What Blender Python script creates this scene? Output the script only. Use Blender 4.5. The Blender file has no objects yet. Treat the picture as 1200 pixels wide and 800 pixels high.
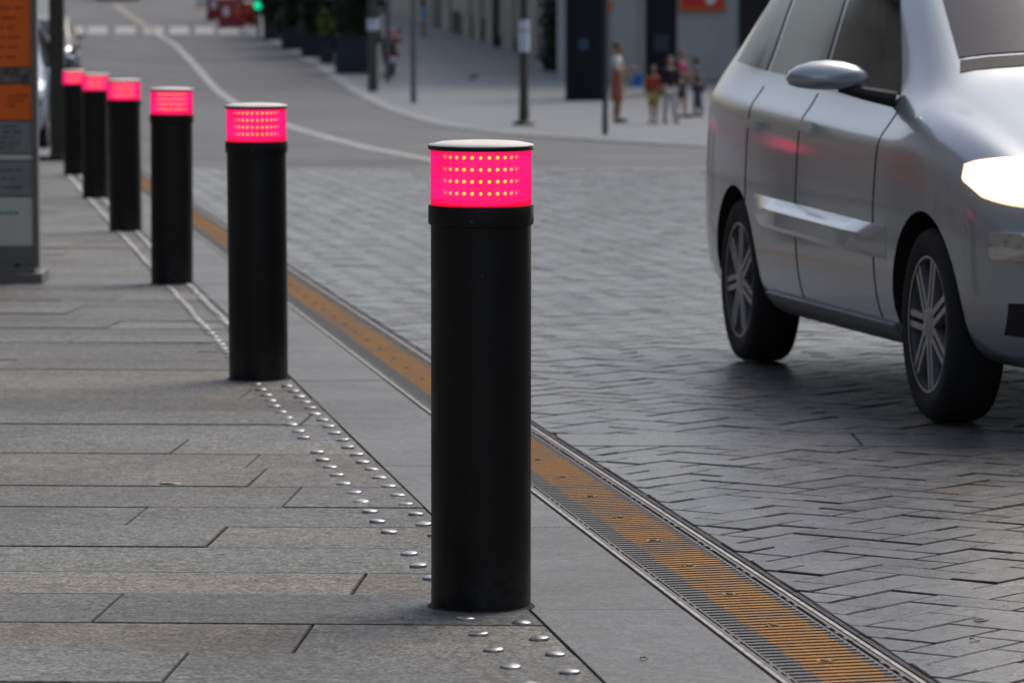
import bpy, bmesh, math, random
from mathutils import Vector, Matrix
from mathutils.bvhtree import BVHTree
R = math.radians
random.seed(7)
S = bpy.context.scene
COL = S.collection

# ------------------------------------------------------------------ camera / ground maths
PITCH = R(5.6); F = 4800.0; CAMZ = 1.199
CTRL = [(41, -1.0906, -.0266), (75, -2.12, -.024), (95, -2.5, -.010), (110, -2.55, .006), (145, -1.97, .019), (175, -1.37, .021), (400, 3.4, .021)]
def gz(y):
    if y <= 41: return -.0266*y
    for (a, za, ma), (b, zb, mb) in zip(CTRL, CTRL[1:]):
        if y <= b:
            h = b-a; t = (y-a)/h
            return (2*t**3-3*t*t+1)*za+(t**3-2*t*t+t)*h*ma+(-2*t**3+3*t*t)*zb+(t**3-t*t)*h*mb
    return 3.4+(y-400)*.021
def px(x, y, off=0.0):
    """ground point seen at photo position (x, y); off = height of the surface above the ground curve"""
    X = (x-600)/F; Y = (400-y)/F
    d = Vector((X, math.cos(PITCH)+Y*math.sin(PITCH), -math.sin(PITCH)+Y*math.cos(PITCH)))
    t = 3.0
    while t < 320:
        p = Vector((0, 0, CAMZ))+d*t
        if p.z <= gz(p.y)+off:
            lo, hi = t-.5, t
            for _ in range(30):
                m = (lo+hi)/2; p = Vector((0, 0, CAMZ))+d*m
                if p.z <= gz(p.y)+off: hi = m
                else: lo = m
            return Vector((p.x, p.y, gz(p.y)+off))
        t += .5
    return p
def mpp(p): return p.y/F          # metres per photo pixel at that depth

# ------------------------------------------------------------------ materials
def mat(name, color, rough=.6, metal=0.0, emit=None, es=0.0, noise=None, bump=None, spec=.5, coat=0):
    m = bpy.data.materials.new(name); m.use_nodes = True
    nt = m.node_tree; b = nt.nodes['Principled BSDF']
    b.inputs['Base Color'].default_value = (*color, 1); b.inputs['Roughness'].default_value = rough
    b.inputs['Metallic'].default_value = metal; b.inputs['Specular IOR Level'].default_value = spec
    b.inputs['Coat Weight'].default_value = coat; b.inputs['Coat Roughness'].default_value = .08
    if emit: b.inputs['Emission Color'].default_value = (*emit, 1); b.inputs['Emission Strength'].default_value = es
    if noise or bump:
        tc = nt.nodes.new('ShaderNodeTexCoord')
    if noise:
        sc, amt = noise
        n = nt.nodes.new('ShaderNodeTexNoise'); n.inputs['Scale'].default_value = sc; n.inputs['Detail'].default_value = 6
        nt.links.new(tc.outputs['Object'], n.inputs['Vector'])
        r = nt.nodes.new('ShaderNodeMapRange'); r.inputs['From Min'].default_value = .3; r.inputs['From Max'].default_value = .7
        r.inputs['To Min'].default_value = 1-amt; r.inputs['To Max'].default_value = 1+amt
        nt.links.new(n.outputs['Fac'], r.inputs['Value'])
        mx = nt.nodes.new('ShaderNodeVectorMath'); mx.operation = 'SCALE'; mx.inputs[0].default_value = color
        nt.links.new(r.outputs[0], mx.inputs['Scale']); nt.links.new(mx.outputs[0], b.inputs['Base Color'])
    if bump:
        sc, st, di = bump
        n2 = nt.nodes.new('ShaderNodeTexNoise'); n2.inputs['Scale'].default_value = sc; n2.inputs['Detail'].default_value = 4
        nt.links.new(tc.outputs['Object'], n2.inputs['Vector'])
        bp = nt.nodes.new('ShaderNodeBump'); bp.inputs['Strength'].default_value = st; bp.inputs['Distance'].default_value = di
        nt.links.new(n2.outputs['Fac'], bp.inputs['Height']); nt.links.new(bp.outputs[0], b.inputs['Normal'])
    return m

class G:
    """tiny shader graph helper"""
    def __init__(s, m): s.nt = m.node_tree; s.b = s.nt.nodes['Principled BSDF']
    def n(s, t, **k):
        o = s.nt.nodes.new(t)
        for a, v in k.items():
            if a.startswith('i_'):
                o.inputs[a[2:].replace('_', ' ')].default_value = v
            else: setattr(o, a, v)
        return o
    def l(s, a, b): s.nt.links.new(a, b)
    def noise(s, vec, scale, detail=5, rough=.55, dist=0):
        o = s.n('ShaderNodeTexNoise'); o.inputs['Scale'].default_value = scale; o.inputs['Detail'].default_value = detail
        o.inputs['Roughness'].default_value = rough; o.inputs['Distortion'].default_value = dist; s.l(vec, o.inputs['Vector']); return o.outputs['Fac']
    def rng(s, v, a, b, c, d):
        o = s.n('ShaderNodeMapRange'); s.l(v, o.inputs['Value'])
        for k, x in zip(('From Min', 'From Max', 'To Min', 'To Max'), (a, b, c, d)): o.inputs[k].default_value = x
        return o.outputs[0]
    def math(s, op, a, b=None):
        o = s.n('ShaderNodeMath', operation=op)
        for i, v in enumerate((a, b)):
            if v is None: continue
            if hasattr(v, 'default_value'): s.l(v, o.inputs[i])
            else: o.inputs[i].default_value = v
        return o.outputs[0]
    def mix(s, f, a, b, bt='MIX'):
        o = s.n('ShaderNodeMix', data_type='RGBA', blend_type=bt)
        for i, v in ((0, f), (6, a), (7, b)):
            if hasattr(v, 'default_value'): s.l(v, o.inputs[i])
            else: o.inputs[i].default_value = v if i == 0 else (*v, 1)
        return o.outputs[2]

def stone_mat(name, base, warm, speck=.25, rough=(.55, .8), bumpd=.004, bscale=90, streak=False, spec=.5):
    """paving stone: per-stone tone from the mesh attribute 'tone', granite speckle, broad stains"""
    m = bpy.data.materials.new(name); m.use_nodes = True; g = G(m)
    tc = g.n('ShaderNodeTexCoord').outputs['Object']
    at = g.n('ShaderNodeAttribute', attribute_name='tone')
    sep = g.n('ShaderNodeSeparateColor'); g.l(at.outputs['Color'], sep.inputs[0])
    col = g.mix(sep.outputs[1], base, warm)
    fine = g.noise(tc, 105, 2, .6)
    med = g.noise(tc, 34, 4, .7)
    big = g.noise(tc, 1.3, 6, .6, .6)
    big2 = g.noise(tc, 5.5, 6, .65, .4)
    v = g.math('MULTIPLY', g.rng(fine, .35, .65, 1-speck*1.25, 1+speck*1.25), g.rng(med, .3, .7, 1-speck, 1+speck))
    v = g.math('MULTIPLY', v, g.rng(big, .3, .7, .72, 1.22))
    v = g.math('MULTIPLY', v, g.rng(big2, .3, .7, .84, 1.14))
    v = g.math('MULTIPLY', v, g.rng(sep.outputs[0], 0, 1, .72, 1.28))
    sc = g.n('ShaderNodeVectorMath', operation='SCALE'); g.l(col, sc.inputs[0]); g.l(v, sc.inputs['Scale'])
    out = sc.outputs[0]
    dk = g.noise(tc, 24, 5, .8)
    out = g.mix(g.rng(dk, .64, .72, 0, .45), out, (.05, .05, .05))
    # rusty / earthy spots
    sp = g.noise(tc, 9, 6, .75)
    out = g.mix(g.rng(sp, .62, .74, 0, .28), out, (.13, .085, .05))
    rim_ = g.math('LESS_THAN', sep.outputs[0], .004)            # side and chamfer faces of each stone, darker and rougher
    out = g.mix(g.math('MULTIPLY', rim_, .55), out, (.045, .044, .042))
    g.l(out, g.b.inputs['Base Color'])
    g.l(g.math('MAXIMUM', g.rng(big2, .3, .7, *rough), g.math('MULTIPLY', rim_, .85)), g.b.inputs['Roughness'])
    g.b.inputs['Specular IOR Level'].default_value = spec
    h = g.math('ADD', g.math('MULTIPLY', g.noise(tc, bscale, 5, .7), .6), g.math('MULTIPLY', g.noise(tc, 14, 4, .5), 1.3))
    bp = g.n('ShaderNodeBump'); bp.inputs['Strength'].default_value = .8; bp.inputs['Distance'].default_value = bumpd
    g.l(h, bp.inputs['Height']); g.l(bp.outputs[0], g.b.inputs['Normal'])
    return m

M = {}
M['slab'] = stone_mat('pavement_granite', (.137, .143, .138), (.160, .134, .100), speck=.50, bumpd=.009, bscale=48)
M['strip'] = stone_mat('smooth_granite', (.150, .156, .160), (.145, .148, .148), speck=.24, bumpd=.003, bscale=70, rough=(.5, .7))
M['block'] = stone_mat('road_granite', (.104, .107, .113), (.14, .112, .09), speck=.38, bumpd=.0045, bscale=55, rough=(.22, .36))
M['band'] = stone_mat('pale_granite', (.30, .275, .24), (.28, .25, .21), speck=.12, bumpd=.002)
M['plaza'] = stone_mat('plaza_stone', (.165, .176, .188), (.155, .166, .178), speck=.06, bumpd=.001)
M['kerbm'] = stone_mat('kerb_stone', (.25, .26, .265), (.23, .24, .24), speck=.06, bumpd=.001)
M['joint'] = mat('joint_dirt', (.022, .021, .020), .95, noise=(30, .5), bump=(120, .6, .004))
M['margin'] = mat('dark_mortar', (.075, .077, .08), .9, noise=(25, .35), bump=(90, .7, .005))
M['asphalt'] = mat('asphalt', (.115, .116, .120), .8, noise=(.55, .28), bump=(150, .5, .004))
M['paint'] = mat('road_paint', (.34, .34, .325), .7, noise=(4, .45))
M['paint_y'] = mat('yellowed_paint', (.25, .22, .16), .7, noise=(5, .35))
M['black'] = mat('bollard_black', (.0062, .0062, .0066), .44, noise=(9, .35), bump=(420, .15, .0008), spec=.34)
M['captop'] = mat('cap_white', (.88, .83, .76), .55, noise=(18, .06), spec=.3)
M['rim'] = mat('cap_rim_black', (.012, .012, .013), .35)
M['steel'] = mat('stud_steel', (.38, .38, .38), .38, .9, noise=(60, .15))
M['bolt'] = mat('bolt_dark', (.05, .05, .05), .4, .6)
M['galv'] = mat('galvanised_rail', (.36, .335, .30), .5, .45, noise=(22, .35), bump=(80, .3, .001))
M['trough'] = mat('drain_trough', (.012, .012, .012), .9)
M['led'] = mat('led_amber', (1, .5, .05), .4, emit=(1, .46, .0), es=2.5)

g = G(M['black']); nt_ = g.nt; tc = g.n('ShaderNodeTexCoord').outputs['Object']; sx = g.n('ShaderNodeSeparateXYZ'); g.l(tc, sx.inputs[0])
dirt = g.math('MULTIPLY', g.rng(sx.outputs['Z'], .0, .16, 1, 0), g.rng(g.noise(tc, 22, 6, .7), .42, .62, 0, .5))
scr = g.rng(g.noise(tc, 46, 6, .8), .70, .76, 0, .35)
old = g.b.inputs['Base Color'].links[0].from_socket
g.l(g.mix(g.math('MAXIMUM', dirt, scr), old, (.055, .052, .048)), g.b.inputs['Base Color'])
g.l(g.rng(g.noise(tc, 6, 4), .3, .7, .36, .56), g.b.inputs['Roughness'])

# glowing pink diffuser: mostly glowing plastic, lets the diodes show through where it is seen square-on
m = bpy.data.materials.new('pink_diffuser'); m.use_nodes = True; g = G(m)
out = g.nt.nodes['Material Output']; g.nt.nodes.remove(g.b)
em = g.n('ShaderNodeEmission'); em.inputs['Strength'].default_value = .72
tc = g.n('ShaderNodeTexCoord').outputs['Object']
sx = g.n('ShaderNodeSeparateXYZ'); g.l(tc, sx.inputs[0])
zc = g.math('ABSOLUTE', g.math('SUBTRACT', sx.outputs['Z'], .930))
edge = g.rng(zc, .042, .060, 0, 1)
blot = g.noise(tc, 14, 2)
cc = g.mix(g.math('MAXIMUM', edge, g.rng(blot, .45, .75, 0, .5)), (1.0, .016, .215), (1.0, .004, .028))
g.l(cc, em.inputs['Color'])
tr = g.n('ShaderNodeBsdfTransparent'); tr.inputs['Color'].default_value = (1, .9, .9, 1)
lw = g.n('ShaderNodeLayerWeight'); lw.inputs['Blend'].default_value = .5
fac = g.rng(lw.outputs['Facing'], .05, .36, .55, 0)
gl = g.n('ShaderNodeBsdfGlossy'); gl.inputs['Roughness'].default_value = .25
ms = g.n('ShaderNodeMixShader'); g.l(fac, ms.inputs[0]); g.l(em.outputs[0], ms.inputs[1]); g.l(tr.outputs[0], ms.inputs[2])
g.l(ms.outputs[0], out.inputs['Surface']); M['lens'] = m
M['core'] = mat('lamp_core', (.6, .02, .1), .6, emit=(1.0, .016, .18), es=.72)

# grate: cast iron with a worn ochre stripe painted along it
m = bpy.data.materials.new('painted_grate'); m.use_nodes = True; g = G(m)
tcn = g.n('ShaderNodeTexCoord'); geo = g.n('ShaderNodeNewGeometry')
sx = g.n('ShaderNodeSeparateXYZ'); g.l(tcn.outputs['Object'], sx.inputs[0])
wp = geo.outputs['Position']
w1 = g.noise(wp, .75, 5, .65, .8); w2 = g.noise(wp, 26, 6, .75); w3 = g.noise(wp, 140, 3, .7)
xx = g.math('ADD', sx.outputs['X'], g.rng(w2, .3, .7, -.014, .014))
inside = g.math('MULTIPLY', g.math('GREATER_THAN', xx, -.052), g.math('LESS_THAN', xx, .083))
wear = g.math('ADD', g.math('ADD', g.math('MULTIPLY', w2, .45), g.math('MULTIPLY', g.noise(wp, 5.5, 5, .7, .5), .75)), g.math('MULTIPLY', w1, .75))
keep = g.math('MULTIPLY', inside, g.rng(wear, .96, 1.18, 1.0, .10))
iron = g.mix(g.rng(w3, .3, .7, 0, 1), (.075, .075, .075), (.19, .185, .175))
ochre = g.mix(g.rng(w3, .25, .75, 0, 1), (.24, .105, .008), (.52, .235, .020))
ochre = g.mix(g.rng(w2, .58, .75, 0, .6), ochre, (.12, .06, .02))
g.l(g.mix(keep, iron, ochre), g.b.inputs['Base Color'])
g.b.inputs['Roughness'].default_value = .6; g.b.inputs['Metallic'].default_value = .15
bp = g.n('ShaderNodeBump'); bp.inputs['Strength'].default_value = .6; bp.inputs['Distance'].default_value = .002
g.l(w2, bp.inputs['Height']); g.l(bp.outputs[0], g.b.inputs['Normal']); M['grate'] = m

M['silver'] = mat('silver_paint', (.42, .46, .50), .30, .55, spec=.5, coat=.9)
M['plastic'] = mat('grey_bumper_plastic', (.20, .21, .22), .45)
M['blackp'] = mat('black_plastic', (.012, .012, .013), .6)
M['glass'] = mat('dark_window_glass', (.010, .012, .013), .08, spec=.35)
M['wglass'] = mat('windscreen_glass', (.03, .034, .055), .10, spec=.22)
M['tyre'] = mat('tyre_rubber', (.014, .014, .015), .85)
M['alloy'] = mat('alloy_wheel', (.45, .46, .48), .35, .8)
M['head'] = mat('lit_headlight', (1, .95, .85), .2, emit=(1, .87, .66), es=4.5)
M['headrim'] = mat('headlight_glow_edge', (1, .8, .5), .2, emit=(1, .62, .30), es=1.1)
M['chrome'] = mat('bright_trim', (.75, .75, .75), .18, .9)
M['redlens'] = mat('red_tail_lens', (.35, .01, .01), .2)
M['dkblue'] = mat('blue_car_paint', (.10, .17, .25), .3, .3, coat=.5)
M['dkgrey'] = mat('charcoal_car_paint', (.02, .02, .022), .3, .3, coat=.5)
M['olive'] = mat('olive_post_paint', (.045, .042, .032), .55, noise=(6, .2))
M['postgrey'] = mat('grey_post_paint', (.085, .09, .095), .5)
M['postdark'] = mat('dark_post_paint', (.015, .018, .022), .5)
M['sticker'] = mat('pale_notice', (.55, .60, .70), .6)
M['orange'] = mat('orange_board', (.95, .15, .004), .4)
M['orange_d'] = mat('orange_print', (.52, .07, .004), .5)
M['boardgrey'] = mat('board_grey', (.24, .245, .24), .5, noise=(8, .12))
M['boardgrey_d'] = mat('board_grey_print', (.12, .12, .12), .5)
M['boardwhite'] = mat('board_pale', (.66, .61, .55), .5, noise=(4, .05))
M['teal'] = mat('teal_print', (.08, .33, .26), .5)
M['frame_g'] = mat('board_frame', (.17, .165, .155), .4, .4)
M['photo'] = mat('board_photo_strip', (.14, .12, .115), .5, noise=(22, .9))
M['navy'] = mat('navy_planter', (.012, .015, .024), .6, noise=(4, .2))
M['pillar'] = mat('blackish_pillar', (.007, .009, .014), .6, noise=(2, .3), spec=.2)
M['stonewall'] = mat('beige_stone_wall', (.34, .305, .25), .85, noise=(1.5, .15), bump=(8, .3, .02))
M['dimwall'] = mat('darkened_stone_wall', (.11, .105, .10), .85, noise=(1.2, .2), bump=(8, .3, .02))  # stone kept dark so the added left building darkens car reflections
M['darkwall'] = mat('dark_base_stone', (.07, .063, .055), .8)
M['greywall'] = mat('grey_plaster', (.34, .35, .34), .85, noise=(.8, .10))
M['door'] = mat('dark_door', (.02, .018, .016), .6)
M['pipe'] = mat('dark_pipe', (.016, .017, .018), .6)
M['redsign'] = mat('red_sign', (.62, .012, .010), .4)
M['orframe'] = mat('orange_sign_frame', (.40, .12, .01), .5)
M['white'] = mat('white_plastic', (.62, .62, .62), .5)
M['redplastic'] = mat('dark_red_plastic', (.23, .008, .010), .45)
M['green_lamp'] = mat('green_lamp', (.0, .6, .3), .4, emit=(.0, .62, .26), es=1.0)
M['leafdark'] = mat('dark_leaf', (.018, .030, .012), .6, noise=(9, .5))
M['leafyel'] = mat('yellow_green_leaf', (.10, .11, .012), .6, noise=(9, .4))
M['bark'] = mat('bark', (.05, .04, .03), .9)
M['cream'] = mat('cream_canvas', (.40, .36, .31), .8)
M['dryleaf'] = mat('dry_leaf', (.50, .36, .20), .7, noise=(60, .3))
M['dryleaf2'] = mat('dry_leaf_brown', (.34, .22, .13), .7, noise=(60, .3))
M['pigeon'] = mat('pigeon_grey', (.05, .052, .06), .7)
M['skin'] = mat('skin', (.30, .16, .10), .55)
M['skin2'] = mat('skin_pale', (.42, .25, .18), .55)
M['hairdk'] = mat('dark_hair', (.012, .009, .008), .6)
M['hairbr'] = mat('brown_hair', (.11, .06, .03), .6)
for n, c in dict(white_cloth=(.55, .52, .50), rust_cloth=(.30, .10, .042), orange_cloth=(.36, .055, .016), yellow_cloth=(.42, .32, .10),
                 black_cloth=(.008, .009, .012), magenta_cloth=(.30, .03, .10), lightblue_cloth=(.16, .28, .38), maroon_cloth=(.06, .025, .022),
                 grey_cloth=(.08, .085, .1), blue_bag=(.01, .13, .42), paleblue_cloth=(.36, .42, .55), denim=(.05, .06, .10)).items():
    M[n] = mat(n, c, .8)

# ------------------------------------------------------------------ object helpers
def tag(o, label=None, cat=None, group=None, kind=None):
    if label: o['label'] = label
    if cat: o['category'] = cat
    if group: o['group'] = group
    if kind: o['kind'] = kind
    return o
def link(o, parent=None):
    COL.objects.link(o)
    if parent: o.parent = parent
    return o
def empty(name, loc=(0, 0, 0), rz=0, label=None, cat=None, group=None):
    o = bpy.data.objects.new(name, None); o.empty_display_size = .1; link(o)
    o.location = loc; o.rotation_euler = (0, 0, rz); return tag(o, label, cat, group)
def copy_tree(o, parent=None):
    c = o.copy(); link(c, parent)
    for ch in list(o.children): copy_tree(ch, c)
    return c
class MB:
    def __init__(s): s.v = []; s.f = []; s.mi = []; s.tone = []; s.smooth = False
    def face(s, idx, mi=0, tone=None): s.f.append(idx); s.mi.append(mi); s.tone.append(tone or (.5, 0))
    def box(s, c, d, mi=0, rz=0, M4=None):
        x, y, z = [k/2 for k in d]; b = len(s.v); ca, sa = math.cos(rz), math.sin(rz)
        for dx, dy, dz in ((-x, -y, -z), (x, -y, -z), (x, y, -z), (-x, y, -z), (-x, -y, z), (x, -y, z), (x, y, z), (-x, y, z)):
            p = Vector((c[0]+dx*ca-dy*sa, c[1]+dx*sa+dy*ca, c[2]+dz))
            s.v.append(tuple(M4 @ p) if M4 else tuple(p))
        for q in ((0, 3, 2, 1), (4, 5, 6, 7), (0, 1, 5, 4), (1, 2, 6, 5), (2, 3, 7, 6), (3, 0, 4, 7)): s.face([b+k for k in q], mi)
        return s
    def lathe(s, prof, n=32, c=(0, 0, 0), axis='Z', mi=0, M4=None, caps=True):
        b = len(s.v)
        for r, h in prof:
            for i in range(n):
                a = 2*math.pi*i/n
                if axis == 'Z': p = Vector((c[0]+r*math.cos(a), c[1]+r*math.sin(a), c[2]+h))
                elif axis == 'Y': p = Vector((c[0]+r*math.sin(a), c[1]+h, c[2]+r*math.cos(a)))
                else: p = Vector((c[0]+h, c[1]+r*math.cos(a), c[2]+r*math.sin(a)))
                s.v.append(tuple(M4 @ p) if M4 else tuple(p))
        for k in range(len(prof)-1):
            for i in range(n):
                j = (i+1) % n; s.face([b+k*n+i, b+k*n+j, b+(k+1)*n+j, b+(k+1)*n+i], mi)
        if caps and prof[0][0] > 1e-4: s.face([b+i for i in range(n)][::-1], mi)
        if caps and prof[-1][0] > 1e-4: s.face([b+(len(prof)-1)*n+i for i in range(n)], mi)
        return s
    def tube(s, pts, rad, n=10, mi=0):
        pts = [Vector(p) for p in pts]; b = len(s.v)
        if not isinstance(rad, (list, tuple)): rad = [rad]*len(pts)
        for k, p in enumerate(pts):
            t = (pts[min(k+1, len(pts)-1)]-pts[max(k-1, 0)]).normalized()
            u = t.cross(Vector((0, 0, 1)) if abs(t.z) < .9 else Vector((1, 0, 0))).normalized(); w = t.cross(u)
            for i in range(n):
                a = 2*math.pi*i/n; s.v.append(tuple(p+(u*math.cos(a)+w*math.sin(a))*rad[k]))
        for k in range(len(pts)-1):
            for i in range(n):
                j = (i+1) % n; s.face([b+k*n+i, b+k*n+j, b+(k+1)*n+j, b+(k+1)*n+i], mi)
        s.face([b+i for i in range(n)], mi); s.face([b+(len(pts)-1)*n+i for i in range(n)][::-1], mi)
        return s
    def stone(s, poly, z, zlow, gap=.004, ch=.004, chz=.004, tilt=(0, 0), tone=(.5, 0)):
        """one paving stone: convex outline (x, y), chamfered top"""
        n = len(poly); cx = sum(p[0] for p in poly)/n; cy = sum(p[1] for p in poly)/n
        def inset(d):
            o = []
            for i in range(n):
                p0 = Vector(poly[i-1]); p1 = Vector(poly[i]); p2 = Vector(poly[(i+1) % n])
                e1 = (p1-p0); e2 = (p2-p1)
                if e1.length < 1e-6 or e2.length < 1e-6: o.append(p1); continue
                e1.normalize(); e2.normalize()
                n1 = Vector((-e1.y, e1.x)); n2 = Vector((-e2.y, e2.x)); bs = n1+n2
                if bs.length < .2: o.append(p1); continue
                bs.normalize(); k = d/max(.35, bs.dot(n1)); o.append(p1+bs*k)
            return o
        b = len(s.v); g0 = gz
        rings = (inset(gap), zlow), (inset(gap), z-chz), (inset(gap+ch*.4), z-chz*.35), (inset(gap+ch), z)
        for r, zz in rings:
            for p in r: s.v.append((p.x, p.y, gz(p.y)+zz+tilt[0]*(p.x-cx)+tilt[1]*(p.y-cy)))
        for k in range(3):
            for i in range(n):
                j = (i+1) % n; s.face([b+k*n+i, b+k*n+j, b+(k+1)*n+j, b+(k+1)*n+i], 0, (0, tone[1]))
        s.face([b+3*n+i for i in range(n)], 0, tone)
    def build(s, name, mats, parent=None, smooth=None, tones=False):
        me = bpy.data.meshes.new(name); me.from_pydata(s.v, [], s.f)
        for m_ in (mats if isinstance(mats, (list, tuple)) else [mats]): me.materials.append(m_)
        me.polygons.foreach_set('material_index', s.mi)
        if tones:
            at = me.attributes.new('tone', 'FLOAT_COLOR', 'FACE')
            at.data.foreach_set('color', [c for t in s.tone for c in (t[0], t[1], 0, 1)])
        me.update()
        if smooth is not None:
            me.polygons.foreach_set('use_smooth', [True]*len(me.polygons)); me.set_sharp_from_angle(angle=R(smooth))
        return link(bpy.data.objects.new(name, me), parent)
def clip(poly, a, b, c):
    """keep the part of poly with a*x + b*y + c >= 0"""
    o = []
    for i in range(len(poly)):
        p, q = poly[i], poly[(i+1) % len(poly)]
        dp, dq = a*p[0]+b*p[1]+c, a*q[0]+b*q[1]+c
        if dp >= 0: o.append(p)
        if (dp >= 0) != (dq >= 0):
            t = dp/(dp-dq); o.append((p[0]+(q[0]-p[0])*t, p[1]+(q[1]-p[1])*t))
    return o
def area(poly): return abs(sum(p[0]*q[1]-q[0]*p[1] for p, q in zip(poly, poly[1:]+poly[:1])))/2
def skin(chain, edges, radii, sub=1):
    """a tapering body grown round a skeleton; returns a mesh"""
    me = bpy.data.meshes.new('tmp'); me.from_pydata(chain, edges, [])
    o = bpy.data.objects.new('tmp', me); COL.objects.link(o)
    md = o.modifiers.new('s', 'SKIN'); md.use_smooth_shade = True
    if not me.skin_vertices: me.attributes  # layer made by the modifier
    bm = bmesh.new(); bm.from_mesh(me); lay = bm.verts.layers.skin.verify(); bm.verts.ensure_lookup_table()
    for i, v in enumerate(bm.verts):
        r = radii[i]; v[lay].radius = r if isinstance(r, tuple) else (r, r); v[lay].use_root = (i == 0)
    bm.to_mesh(me); bm.free()
    sb = o.modifiers.new('d', 'SUBSURF'); sb.levels = sub; sb.render_levels = sub
    dg = bpy.context.evaluated_depsgraph_get(); dg.update()
    res = bpy.data.meshes.new_from_object(o.evaluated_get(dg))
    bpy.data.objects.remove(o); bpy.data.meshes.remove(me)
    res.polygons.foreach_set('use_smooth', [True]*len(res.polygons))
    return res
def meshobj(name, me, m, parent=None):
    me.materials.clear(); me.materials.append(m); me.name = name
    return link(bpy.data.objects.new(name, me), parent)
def ellipsoid(mb, c, r, n=14, k=8, M4=None):
    b = len(mb.v)
    for i in range(k+1):
        th = math.pi*i/k
        for j in range(n):
            ph = 2*math.pi*j/n
            p = Vector((c[0]+r[0]*math.sin(th)*math.cos(ph), c[1]+r[1]*math.sin(th)*math.sin(ph), c[2]+r[2]*math.cos(th)))
            mb.v.append(tuple(M4 @ p) if M4 else tuple(p))
    for i in range(k):
        for j in range(n):
            q = (j+1) % n; mb.face([b+i*n+j, b+(i+1)*n+j, b+(i+1)*n+q, b+i*n+q])
    return mb

# ------------------------------------------------------------------ layout of the kerb line
KS = .136                                        # the kerb runs away to the left by KS metres per metre
def edge_x(y):  return .029+KS*(8.76-y)          # seam between the slabs and the smooth strip
def drl(y): return .365+KS*(8.76-y)              # drain, pavement side
def drr(y): return .640+KS*(8.76-y)              # drain, road side
YA, YB = 3.0, 41.0
def sheet(name, xl, xr, y0, y1, off, m, step=1.0, tones=False, nx=1):
    mb = MB(); n = max(1, int((y1-y0)/step))
    for i in range(n+1):
        y = y0+(y1-y0)*i/n
        for k in range(nx+1):
            a, b = xl(y), xr(y); mb.v.append((a+(b-a)*k/nx, y, gz(y)+off))
    for i in range(n):
        for k in range(nx):
            a = i*(nx+1)+k; mb.face([a, a+1, a+nx+2, a+nx+1])
    o = mb.build(name, m, tones=tones); return tag(o, kind='structure')

# base ground, dark joint bed seen between the stones
sheet('ground', lambda y: -150, lambda y: 150, -60, 400, -.16, M['asphalt'], 4)
sheet('pavement_bed', lambda y: -12.2, lambda y: drl(y)-.012, YA, 44.2, -.012, M['joint'], 1)
sheet('road_bed', lambda y: drr(y)+.012, lambda y: 11, YA, YB, -.007, M['joint'], 1)
sheet('road_margin', lambda y: drr(y)+.013, lambda y: drr(y)+.034, YA, YB, -.004, M['margin'], 1)
sheet('road', lambda y: -14 if y > 44.3 else drl(y)-.5 if y < 41.2 else drl(y)-.5, lambda y: 40, YB+.42, 330, 0, M['asphalt'], 1)
sheet('side_road', lambda y: -60, lambda y: -14.02, 44.3, 330, -.004, M['asphalt'], 2)
sheet('street_behind', lambda y: -14, lambda y: 12, -50, YA-.02, 0, M['asphalt'], 2)

# pavement slabs: courses lie almost square to the view
ang = math.atan(250/F)
ux, uy = (math.cos(ang), -math.sin(ang)), (math.sin(ang), math.cos(ang))
mb = MB(); rs = random.Random(3)
bounds = [3.6, 4.05, 4.46, 4.92, 5.36, 5.8, 6.25, 6.69, 7.16, 7.62, 8.02, 8.435, 8.90, 9.285, 9.75, 10.19]
while bounds[-1] < 44.2: bounds.append(bounds[-1]+rs.choice((.38, .42, .44, .47, .50)))
fixed = {11: (.33,), 12: (-.50,), 13: (-.77,), 10: (-.89,)}
for k in range(len(bounds)-1):
    v0, v1 = bounds[k], bounds[k+1]; u = -13+rs.random()
    warm = rs.random()**3*.5
    if k == 12: warm = .85
    cuts = [u]
    while u < 2.5: u += rs.uniform(.75, 1.5); cuts.append(u)
    for a, b in zip(cuts, cuts[1:]):
        poly = [(a*ux[0]+v0*uy[0], a*ux[1]+v0*uy[1]), (b*ux[0]+v0*uy[0], b*ux[1]+v0*uy[1]),
                (b*ux[0]+v1*uy[0], b*ux[1]+v1*uy[1]), (a*ux[0]+v1*uy[0], a*ux[1]+v1*uy[1])]
        # left of the seam x < edge_x(y)
        poly = clip(poly, -1, -KS, .029+KS*8.76-.001)
        poly = clip(poly, 1, 0, 12.2)
        if len(poly) < 3 or area(poly) < .012: continue
        mb.stone(poly, rs.uniform(-.0022, .0022), -.03, gap=rs.uniform(.0006, .0027), ch=.003, chz=.003,
                 tilt=(rs.uniform(-.002, .002), rs.uniform(-.004, .004)),
                 tone=(min(1, max(.03, rs.gauss(.5, .24))), min(1, max(0, warm+rs.gauss(0, .12)))))
tag(mb.build('pavement', M['slab'], tones=True), kind='structure')

# smooth strip beside the drain
mb = MB(); y = 3.2
ys = [3.2, 4.3, 5.7, 7.18, 8.70, 10.22]
while ys[-1] < 43: ys.append(ys[-1]+1.52)
for a, b in zip(ys, ys[1:]):
    poly = [(edge_x(a)+.0005, a), (drl(a)-.004, a), (drl(b)-.004, b), (edge_x(b)+.0005, b)]
    mb.stone(poly, rs.uniform(-.001, .001), -.03, gap=.0014, ch=.002, chz=.002, tone=(rs.uniform(.38, .62), rs.random()))
tag(mb.build('pavement_strip', M['strip'], tones=True), kind='structure')

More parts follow.
